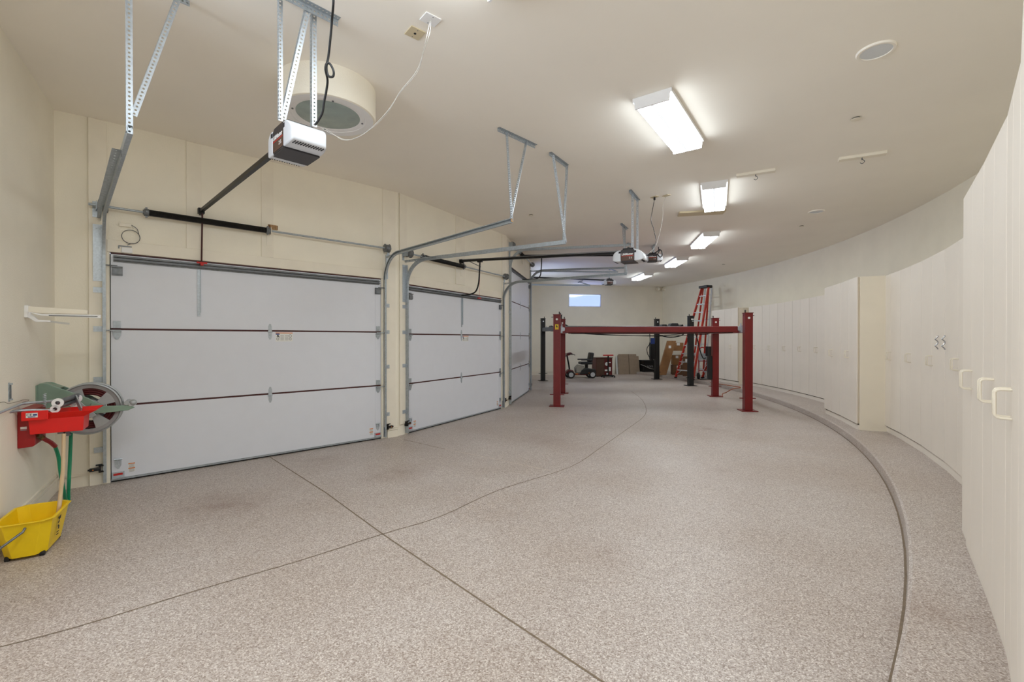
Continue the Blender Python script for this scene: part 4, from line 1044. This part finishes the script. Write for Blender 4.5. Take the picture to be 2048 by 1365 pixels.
# rollers lie along the wall direction
for zz, xx, rr in ((.990, .245, .020), (.950, .240, .018)):
    MB().cyl((xx - .03, -.17, zz - .01), (xx + .06, .10, zz + .02), rr, 20).build('roller', 'steel_dark', t, smooth=40)
for y, x0_ in ((-.18, .235), (.10, .30)):
    b = MB(); b.lathe([(.016, 0), (.036, 0), (.036, .02), (.016, .02), (.016, 0)], (x0_, y, .985), (0, -1, 0), 24); b.lathe([(.014, 0), (.030, 0), (.030, .02), (.014, .02), (.014, 0)], (x0_ - .015, y, .937), (0, -1, 0), 24)
    b.build('roller_bearing', 'white_paint', t, smooth=40)
b = MB(); b.tube([(.215, -.19, .925), (.17, -.19, .93), (.08, -.2, .94), (-.0, -.26, .945), (-.02, -.60, .945), (-.02, -1.0, .945)], .011, 8); b.build('lever_arm', 'galv_bright', t, smooth=60)
b = MB(); b.tube([(.22, -.16, 1.0), (.16, -.14, .995), (.04, -.14, .99), (.03, -.3, .99), (.03, -.7, .985)], .010, 8); b.build('lever_arm', 'galv_bright', t, smooth=60)
b = MB(); pts = [(.155 + .009 * math.cos(a), -.165 + .009 * math.sin(a), .955 + .0105 * a / PI * .62) for a in [i * PI / 5 for i in range(84)]]
b.tube(pts, .0026, 5, smooth=False); b.build('spring', 'galv_bright', t, smooth=60)
b = MB(); b.bar((.30, .05, 1.0), (.36, -.10, .90), .008, .05); b.build('pressure_plate', 'galv_bright', t)
b = MB(); b.cyl((.27, -.09, .765), (.27, -.09, .70), .018, 14); b.cyl((.27, -.09, .715), (.27, -.09, .70), .026, 12); b.box((.235, -.10, .742), (.035, .03, .04)); b.build('drain_valve', 'steel_dark', t, smooth=40)
WR = t
# zinc strip hooks on the wall
s_, z_ = lwpx(17, 785)
t = thing('wall_hook', 'slim zinc hook strip at the left frame edge, above the lever arms', 'hook', lw(s_, 0, z_), LWRZ)
b = MB(); b.box((.003, 0, 0), (.006, .02, .14)); b.box((.012, .0, .06), (.02, .012, .012)); b.box((.012, 0, -.055), (.02, .012, .012)); b.build('strip', 'galv', t)
b = MB(); b.cyl((.012, 0, -.055), (.012, 0, .06), .004, 8); b.build('rod', 'steel_dark', t)

b = MB(); pts = []
for px, py in ((-6, 806), (4, 805), (12, 808), (22, 806), (34, 803), (44, 800), (54, 801), (40, 806)): q = onv(px, py, C0, C0 + WD); pts.append(q + WN * .012)
b.tube(pts, .0018, 5); tag(b.build('loose_wire', 'brass', smooth=60), 'thin kinked wire along the left wall above the lever arms', 'wire')
# mop bucket on the floor
f0 = V((-3.19, 3.12, 0)); f1 = V((-3.42, 3.50, 0)); ul = (f1 - f0).normalized(); un = V((-ul.y, ul.x, 0))  # ul: along the long side, un: towards the wall
t = thing('mop_bucket', 'yellow mop bucket standing on the floor under the red wringer', 'bucket', f0, math.atan2(ul.y, ul.x))
Lb, Wb, Hb = .42, .25, .262; ch = .05
def ringb(e, z, k=1.0):
    x0, x1, y0, y1 = -e, Lb + e, -e, Wb + e; c = ch * k
    return [(x0 + c, y0, z), (x1 - c, y0, z), (x1, y0 + c, z), (x1, y1 - c, z), (x1 - c, y1, z), (x0 + c, y1, z), (x0, y1 - c, z), (x0, y0 + c, z)]
b = MB(); rs = [ringb(-.03, .02), ringb(-.02, .02), ringb(-.015, .05), ringb(.018, Hb - .006), ringb(.03, Hb - .006), ringb(.03, Hb), ringb(.012, Hb), ringb(-.02, .05), ringb(-.028, .032)]
vs = [p for r in rs for p in r]; fs = [tuple(range(8))[::-1]]
for i in range(len(rs) - 1):
    for k in range(8): fs.append((i * 8 + k, i * 8 + (k + 1) % 8, (i + 1) * 8 + (k + 1) % 8, (i + 1) * 8 + k))
m_ = (len(rs) - 1) * 8; fs.append(tuple(range(m_, m_ + 8)))
b.add(vs, fs); b.build('tub', 'yellow', t, bevel=.004)
for x, y in ((.05, .04), (Lb - .05, .04), (.05, Wb - .04), (Lb - .05, Wb - .04)):
    MB().cyl((x, y - .012, .016), (x, y + .012, .016), .016, 12).build('caster', 'rubber', t)
b = MB(); b.tube([(-.022, Wb * .42, Hb - .035), (-.05, Wb * .43, Hb - .05), (-.10, Wb * .8, Hb - .12), (-.11, Wb * 1.02, Hb - .15)], .008, 8, smooth=False); b.build('bail_handle', 'steel_dark', t, smooth=60)
b = MB(); yq = -.0115                           # dark printed marks on the long side
for pts in ([(.15, .215), (.20, .225), (.20, .20), (.17, .195), (.165, .205)], [(.155, .185), (.185, .19), (.185, .178), (.155, .172)], [(.165, .165), (.20, .145), (.195, .125), (.175, .13), (.18, .142), (.162, .15)], [(.155, .115), (.205, .11), (.205, .104), (.155, .109)], [(.155, .098), (.205, .092), (.205, .086), (.155, .092)]):
    b.prism([(x, yq + (.165 - z) * .12, z) for x, z in pts], (0, -.0015, 0))
b.build('print', 'ink', t)
bk = t

# hoses
def H3(px, py, off): # point at a given distance off the left wall
    P = C0 + WN * off; return onv(px, py, P, P + WD)
b = MB(); b.tube([H3(128, 868, .27), H3(127, 900, .27), H3(126, 940, .28), H3(122, 980, .30), H3(119, 1010, .31), H3(116, 1030, .30)], .013, 10)
tag(b.build('drain_hose', 'hose_beige', smooth=60), 'beige drain hose hanging from the red trough into the yellow bucket', 'hose')
t = thing('garden_hose', 'green hose looping down behind the yellow bucket from the reel', 'hose')
b = MB(); b.tube([H3(110, 893, .16), H3(117, 915, .17), H3(121, 945, .18), H3(126, 975, .19), H3(131, 1000, .18), at(134, 1003, .016), at(137, 1001, .016), H3(137, 985, .18), H3(138, 960, .19), H3(140, 920, .19), H3(142, 868, .19), H3(143, 845, .18)], .0135, 10); b.build('hose', 'green_hose', t, smooth=60)
b = MB(); b.tube([H3(84, 876, .12), H3(93, 881, .135), H3(102, 886, .15), H3(110, 893, .16)], .017, 10); b.build('sleeve', 'red_dark', t, smooth=60)
b = MB(); b.tube([H3(73, 871, .10), H3(80, 873, .11), H3(86, 877, .125)], .019, 10); b.build('fitting', 'brass', t, smooth=60)

# ------------------------------------------------------------------ things along the back wall
# mobility scooter (faces left)
g0 = at(1142, 757.5, 0); g1 = at(1185, 757, 0); ux = (g1 - g0).normalized()
t = thing('mobility_scooter', 'mobility scooter with black seat parked by the back wall', 'mobility scooter', g0, math.atan2(ux.y, ux.x))
wbs = (g1 - g0).length
for x in (0, wbs):
    for y in (-.0, .42):
        w_ = MB().lathe([(.09, -.04), (.125, -.045), (.14, -.03), (.14, .03), (.125, .045), (.09, .04)], (x, y, .14), (0, 1, 0), 24).build('wheel', 'rubber', t, smooth=40)
        b = MB(); b.lathe([(0, -.035), (.03, -.045), (.03, -.03), (.09, -.03), (.09, .03), (0, .03)], (x, y, .14), (0, 1, 0), 24)
        for k in range(5): a = k * 2 * PI / 5; b.bar((x, y - .042, .14), (x + .085 * math.cos(a), y - .042, .14 + .085 * math.sin(a)), .02, .02, (0, 1, 0))
        b.build('hub', 'aluminium', w_, smooth=40)
MB().box((wbs * .45, .21, .15), (wbs * .62, .34, .07)).build('deck', 'scooter_red', t, bevel=.02)
b = MB(); b.prism([(wbs * .42, .02, .14), (wbs * .50, .02, .32), (wbs * .75, .02, .38), (wbs + .13, .02, .34), (wbs + .17, .02, .22), (wbs + .1, .02, .16)], (0, .38, 0)); b.build('rear_shroud', 'black_plastic', t, bevel=.03)
MB().prism([(.22, .04, .20), (.20, .04, .40), (.32, .04, .52), (.55, .04, .46), (.42, .04, .20)], (0, .3, 0)).build('storage_bag', 'scooter_grey', t, bevel=.03)
MB().prism([(-.15, .08, .16), (-.17, .08, .24), (-.04, .08, .34), (.12, .08, .30), (.16, .08, .18)], (0, .26, 0)).build('front_fender', 'scooter_red', t, bevel=.03)
MB().box((.66, .21, .43), (.10, .1, .2)).build('seat_post', 'black_steel', t)
MB().box((.62, .21, .57), (.46, .44, .10)).build('seat', 'seat_vinyl', t, bevel=.035)
MB().hexa([(.72, .02, .62), (.86, .02, .62), (.86, .40, .62), (.72, .40, .62)], [(.78, .04, .98), (.93, .04, .96), (.93, .38, .96), (.78, .38, .98)]).build('backrest', 'seat_vinyl', t, bevel=.04)
for y in (-.04, .46): MB().box((.60, y, .70), (.44, .07, .05)).build('armrest', 'seat_vinyl', t, bevel=.015)
b = MB(); b.tube([(.0, .21, .28), (-.03, .21, .50), (-.08, .21, .75), (-.10, .21, .90)], .03, 10); b.build('tiller', 'black_steel', t, smooth=60)
MB().prism([(-.16, .10, .84), (-.12, .10, .95), (.02, .10, .98), (.10, .10, .94), (.0, .10, .88)], (0, .22, 0)).build('dash', 'scooter_red', t, bevel=.02)
b = MB(); b.tube([(-.10, .0, .93), (.06, -.02, .92), (.16, .02, .88)], .014, 8); b.tube([(-.10, .42, .93), (.06, .44, .92), (.16, .40, .88)], .014, 8); b.tube([(-.14, .05, .86), (-.36, .05, .74), (-.3, .05, .62)], .014, 8); b.build('handlebar', 'black_plastic', t, smooth=60)
b = MB(); b.box((.22, -.02, .17), (.09, .02, .03)); b.box((.72, -.02, .20), (.07, .02, .03)); b.build('reflector', 'label_orange', t)

# folded grey panel behind the scooter
p = onv(1126, 755, BL - nb * -.25, BR + nb * .25)
o = MB(); o.box((0, 0, .40), (.16, .04, .80)); o = o.build('board', 'cardboard_grey'); o.location = (p.x, p.y, 0); o.rotation_euler = (0, 0, math.atan2(ub.y, ub.x)); tag(o, 'narrow pale board leaning behind the scooter, left of a red post', 'board')

# red tool chest
p = at(1209, 754, 0)
t = thing('tool_chest', 'dark red chest against the back wall, behind the T-handled stand', 'chest', p, math.atan2(ub.y, ub.x))
MB().box((0, .25, .38), (.68, .45, .70)).build('body', 'tool_cabinet', t, bevel=.008)
MB().box((0, .24, .745), (.72, .49, .03)).build('top', 'brown_dark', t, bevel=.005)
MB().box((-.165, .02, .38), (.33, .012, .66)).build('side_door', 'brown_dark', t, bevel=.004)
b = MB(); b.cyl((.10, .02, .50), (.10, .012, .50), .07, 20); b.box((.22, .015, .30), (.10, .01, .16)); b.box((.08, .015, .25), (.12, .01, .06)); b.box((.22, .015, .56), (.10, .01, .03)); b.build('sticker', 'paper', t)
for x in (-.28, .28): MB().box((x, .2, .016), (.06, .4, .032)).build('foot', 'rubber', t)
# T-handled transmission stand in front of it
p = at(1215, 755, 0)
t = thing('t_handle_stand', 'black rolling stand with a red T-bar top, before the dark red chest', 'stand', p + V((0, -.12, 0)), math.atan2(ub.y, ub.x))
MB().cyl((0, 0, .07), (0, 0, .84), .028, 14).build('column', 'black_steel', t, smooth=40)
MB().box((0, 0, .86), (.42, .05, .045)).build('t_bar', 'label_red', t, bevel=.008)
b = MB(); b.bar((-.22, -.1, .07), (.22, .1, .07), .05, .04); b.bar((-.22, .1, .07), (.22, -.1, .07), .05, .04); b.build('base', 'black_steel', t)
for x, y in ((-.22, -.1), (.22, .1), (-.22, .1), (.22, -.1)): MB().cyl((x, y - .015, .028), (x, y + .015, .028), .028, 12).build('caster', 'rubber', t)
MB().box((-.06, -.04, .15), (.06, .03, .06)).build('latch', 'aluminium', t)

# flattened cartons leaning on the back wall
def leaning(px0, px1, ytop, ybot, th, m, label, off, lean=.12, notch=False):
    P = BL + nb * off; Q = BR + nb * off; a = onv(px0, ybot, P, Q); c = onv(px1, ybot, P, Q); h = onv(px0, ytop, P, Q).z
    w = (c - a).length; t_ = MB()
    pts = [(0, 0, 0), (w, 0, 0), (w, lean, h), (w * .12, lean, h), (0, lean * .92, h * .93)] if not notch else [(0, 0, 0), (w, 0, 0), (w * .96, lean * .9, h * .90), (w * .75, lean * .9, h * .90), (w * .74, lean, h), (0, lean, h)]
    t_.prism(pts, (0, -th, 0)); o = t_.build('flat_carton', m); o.location = (a.x, a.y, 0); o.rotation_euler = (0, 0, math.atan2(ub.y, ub.x))
    return tag(o, label, 'cardboard', 'flattened cartons by the back wall')
leaning(1233, 1243, 713, 752, .03, 'paper', 'pale flat carton edge at the left of the leaning cartons', .22)
leaning(1237, 1258, 709, 752, .05, 'cardboard_grey', 'left large flat brown carton leaning on the back wall', .30)
leaning(1259, 1279, 709, 751.5, .05, 'cardboard_grey', 'right flat brown carton with a stepped top edge', .31, notch=True)
p = onv(1281, 724, BL, BR); o = MB().box((0, -.01, 0), (.075, .02, .12)).build('wall_outlet', 'cardboard_dark', bevel=.003); o.location = p; o.rotation_euler = (0, 0, math.atan2(ub.y, ub.x)); tag(o, 'small brown wall outlet between the cartons and the dark box', 'outlet')
# dark box with pale letters
p = at(1300, 751, .0)
t = thing('dark_box', 'black box with pale letters behind the black lift post', 'box', onv(1299, 747, BL + nb * .5, BR + nb * .5) * V((1, 1, 0)) if False else V((onv(1299, 747, BL + nb * .5, BR + nb * .5).x, onv(1299, 747, BL + nb * .5, BR + nb * .5).y, .0)), math.atan2(ub.y, ub.x))
MB().prism([(-.27, 0, 0), (.27, 0, 0), (.30, 0, .56), (-.30, 0, .56)], (0, .35, 0)).build('body', 'black_plastic', t, bevel=.01)
MB().box((0, .17, .575), (.64, .40, .035)).build('lid', 'black_plastic', t, bevel=.008)
text_mesh('som', .17, 'ink_grey', t, 'lettering', basis((1, 0, 0), (0, 0, 1), (.02, -.004, .34)))
b = MB(); b.tube([(-.42, -.03, .42), (-.25, -.03, .36), (.0, -.03, .25), (.25, -.03, .22), (.4, -.03, .24)], .010, 6)
o = b.build('cord', 'wire_white', smooth=60); o.location = t.location; o.rotation_euler = t.rotation_euler; tag(o, 'pale cord draped across the dark box', 'cord')

# corner cartons on the walkway
def carton(px0, px1, ytop, ybot, Y, d, rz, m, label, z0=None, lean=0.0):
    a = dep(px0, ybot, Y); c = dep(px1, ybot, Y); top = dep(px0, ytop, Y); w = (c - a).length; zb = a.z if z0 is None else z0; h = top.z - zb
    t = thing('carton', label, 'carton', V((a.x, a.y, zb)), rz, 'brown cartons in the far corner')
    MB().hexa([(0, 0, 0), (w, 0, 0), (w, d, 0), (0, d, 0)], [(lean, lean * .2, h), (w + lean, lean * .2, h), (w + lean, d + lean * .2, h), (lean, d + lean * .2, h)]).build('body', m, t, bevel=.004)
    MB().box((w * .5 + lean * .78, lean * .16 - .004, h * .82), (w * .3, .004, .10)).build('shipping_label', 'paper', t)
    MB().hexa([(w * .47 + lean, -.002 + lean * .2, h - .08), (w * .53 + lean, -.002 + lean * .2, h - .08), (w * .53 + lean, d + lean * .2, h - .08), (w * .47 + lean, d + lean * .2, h - .08)], [(w * .47 + lean, -.003 + lean * .2, h + .001), (w * .53 + lean, -.003 + lean * .2, h + .001), (w * .53 + lean, d + lean * .2, h + .001), (w * .47 + lean, d + lean * .2, h + .001)]).build('tape', 'cardboard_dark', t)
    return t
carton(1316, 1332, 682, 752, 17.6, .22, -.15, 'cardboard', 'tall carton leaning to the right behind the black post', z0=.1, lean=.38)
carton(1345, 1362, 711, 748, 17.9, .4, -.2, 'cardboard', 'middle brown carton stacked in the corner', z0=.48)
carton(1346, 1366, 686, 711, 18.1, .35, -.15, 'cardboard', 'top brown carton with a white label in the corner stack', z0=1.02)
carton(1345, 1368, 731, 756, 17.6, .5, -.2, 'cardboard_dark', 'lowest brown carton of the corner stack', z0=.1)
carton(1366, 1378, 714, 755, 17.0, .35, -.3, 'cardboard_dark', 'dark brown carton behind the tall red ladder', z0=.1)
carton(1383, 1396, 744, 754, 17.3, .4, -.25, 'paper', 'pale grey carton on the walkway right of the black post', z0=.1)

# tall orange step ladder
def step_ladder(tp, fl, fr, rl, rr, nst, label, grp, wt=.16, cap=True):
    """tp: top centre; fl/fr front feet, rl/rr rear feet (world points)"""
    t = thing('step_ladder', label, 'ladder', V((fl + fr) / 2) * V((1, 1, 0)) if False else V(((fl.x + fr.x) / 2, (fl.y + fr.y) / 2, fl.z)), 0, grp)
    o = t.location; T = tp - V(o); u = (fr - fl).normalized()
    A = [fl - V(o), fr - V(o), rl - V(o), rr - V(o)]; tops = [T - u * wt, T + u * wt, T - u * (wt * .8), T + u * (wt * .8)]
    back = ((rl + rr) / 2 - (fl + fr) / 2).normalized()
    for k in range(4):
        top = tops[k] + back * (.03 if k > 1 else -.03)
        b = MB(); b.bar(A[k], top, .075 if k < 2 else .055, .03, u); b.build('front_rail' if k < 2 else 'rear_rail', 'ladder_red', t)
        MB().box(A[k] + V((0, 0, .02)), (.07, .09, .04)).build('foot', 'rubber', t)
    for i in range(1, nst):
        q = i / nst; a = A[0].lerp(tops[0], q); c = A[1].lerp(tops[1], q)
        b = MB(); b.bar(a, c, .085, .028); b.build('step', 'aluminium', t)
        if i < 5:
            b = MB(); b.bar(A[0].lerp(tops[0], q - .05), a.lerp(c, .25), .018, .008); b.bar(A[1].lerp(tops[1], q - .05), a.lerp(c, .75), .018, .008); b.build('step_brace', 'aluminium', t)
        if i % 2:
            a = A[2].lerp(tops[2], q); c = A[3].lerp(tops[3], q); b = MB(); b.bar(a, c, .03, .02); b.build('rear_bar', 'aluminium', t)
    if cap: MB().box(T + V((0, 0, .03)), (wt * 2.4, .26, .09), Matrix.Rotation(math.atan2(u.y, u.x), 3, 'Z')).build('top_cap', 'black_plastic', t, bevel=.015)
    return t
gw = .1
tp = dep(1411, 576, 16.05)
fl = at(1351, 753, gw); fl = dep(1351, 753, 16.2); fl.z = gw
fr = dep(1386, 757, 15.4); fr.z = gw
rl = dep(1383, 748, 17.0); rl.z = gw; rr = dep(1406, 752, 16.3); rr.z = gw
step_ladder(tp, fl, fr, rl, rr, 11, 'tall orange-red step ladder with black cap reaching almost to the ceiling', 'orange step ladders')
tp = dep(1432, 699, 15.9); fl = dep(1404, 757, 16.1); fl.z = gw; fr = dep(1424, 759, 15.6); fr.z = gw; rl = dep(1425, 755, 16.6); rl.z = gw; rr = dep(1432, 756, 16.3); rr.z = gw
step_ladder(tp, fl, fr, rl, rr, 4, 'short orange step ladder half hidden by the far right red post', 'orange step ladders')
# aluminium extension ladder against the curved wall
a0_, a1_ = 10.7, 12.1
P0 = arc(16.75, a0_, .1); P1 = arc(16.75, a1_, .1); Tp = V((.28 * math.cos(.16), .28 * math.sin(.16), 3.3))
t = thing('extension_ladder', 'pale aluminium ladder leaning on the wall behind the orange ladder', 'ladder', P0)
b = MB(); b.bar((0, 0, 0), Tp, .03, .08); b.build('rail', 'aluminium', t); b = MB(); b.bar(P1 - P0, P1 - P0 + Tp, .03, .08); b.build('rail', 'aluminium', t)
for i in range(1, 11):
    q = i / 11; MB().bar(Tp * q, (P1 - P0) + Tp * q, .03, .03).build('rung', 'aluminium', t)

# hand truck
p = dep(1407, 758, 15.75); p.z = gw
t = thing('hand_truck', 'grey hand truck with a looped red handle right of the tall ladder', 'hand truck', p, -.1)
for x in (-.17, .17): MB().cyl((x - .025, 0, .11), (x + .025, 0, .11), .11, 18).build('wheel', 'rubber', t)
b = MB()
for x in (-.14, .14): b.tube([(x, .02, .08), (x, .08, .55), (x, .12, .90)], .016, 8)
b.tube([(-.14, .05, .3), (.14, .05, .3)], .012, 8); b.tube([(-.14, .09, .62), (.14, .09, .62)], .012, 8); b.build('frame', 'red_dark', t, smooth=60)
b = MB(); b.tube([(-.14, .12, .88), (-.12, .13, 1.02), (0, .14, 1.10), (.12, .13, 1.02), (.14, .12, .88)], .016, 8); b.build('handle', 'label_red', t, smooth=60)
MB().box((0, .07, .78), (.30, .02, .22)).build('back_panel', 'galv', t, bevel=.006)
MB().box((0, -.10, .02), (.36, .22, .012)).build('toe_plate', 'steel_dark', t)
b = MB(); b.bar((-.12, 0, .1), (.12, .05, .5), .02, .01); b.bar((.12, 0, .1), (-.12, .05, .5), .02, .01); b.build('cross_brace', 'aluminium', t)

# ------------------------------------------------------------------ light, sky, camera
w = bpy.data.worlds.new('World'); scene.world = w; w.use_nodes = True
nt = w.node_tree; bg = nt.nodes['Background']; bg.inputs['Strength'].default_value = 1.0
tc = nt.nodes.new('ShaderNodeTexCoord'); rp = nt.nodes.new('ShaderNodeValToRGB')
dt = nt.nodes.new('ShaderNodeVectorMath'); dt.operation = 'DOT_PRODUCT'; dt.inputs[1].default_value = (-.5, .85, 0)
nt.links.new(tc.outputs['Generated'], dt.inputs[0]); nt.links.new(dt.outputs['Value'], rp.inputs['Fac']); sz = nt.nodes.new('ShaderNodeSeparateXYZ'); nt.links.new(tc.outputs['Generated'], sz.inputs[0])
mg = nt.nodes.new('ShaderNodeMapRange'); nt.links.new(sz.outputs['Z'], mg.inputs['Value'])    # extra brightness added below the horizon to light the ceiling
mg.inputs['From Min'].default_value = -.12; mg.inputs['From Max'].default_value = .0; mg.inputs['To Min'].default_value = 4.5; mg.inputs['To Max'].default_value = 1.0
sc_ = nt.nodes.new('ShaderNodeVectorMath'); sc_.operation = 'SCALE'; nt.links.new(rp.outputs['Color'], sc_.inputs[0]); nt.links.new(mg.outputs['Result'], sc_.inputs['Scale'])
nt.links.new(sc_.outputs[0], bg.inputs['Color'])
e = rp.color_ramp.elements      # clear northern sky over the back, made-up daylight added on the other side
e[0].position = .3; e[0].color = (SKY * .86, SKY * .97, SKY * 1.1, 1); e[1].position = .5; e[1].color = (.105, .13, .265, 1)
# daylight comes in through the added doorway behind the viewer, the added door glass and the window
def portal(c, rz, sx, sy):
    l = bpy.data.lights.new('daylight_portal', 'AREA'); l.shape = 'RECTANGLE'; l.size = sx; l.size_y = sy; l.cycles.is_portal = True
    o = bpy.data.objects.new('daylight_portal', l); COL.objects.link(o); o.location = c; o.rotation_euler = (PI / 2, 0, rz)
portal((D4[0] + D4[1]) / 2 + V((0, 0, HD3 / 2)), F4.rz + PI, F4.W, HD3); portal((W0 + W1) / 2 + V((0, .1, (wb + wt) / 2)), math.atan2(ub.y, ub.x) + PI, ww, wt - wb)
uo = (OB - OA).normalized(); portal((OA + OB) / 2 + V((0, 0, OH / 2)), math.atan2(uo.y, uo.x) + PI, (OB - OA).length, OH)

cam_d = bpy.data.cameras.new('camera'); cam = bpy.data.objects.new('camera', cam_d); COL.objects.link(cam)
cam.location = CAM; cam.rotation_euler = (PI / 2 - PITCH, 0, 0)
cam_d.sensor_width = 36; cam_d.lens = F / 2048 * 36; cam_d.clip_start = .05; cam_d.clip_end = 200
scene.camera = cam
vs_ = scene.view_settings; vs_.view_transform = 'Standard'; vs_.look = 'None'; vs_.gamma = 1; vs_.exposure = 2.76
vs_.use_curve_mapping = False
scene.cycles.max_bounces = 12; scene.cycles.diffuse_bounces = 8; scene.cycles.transparent_max_bounces = 8
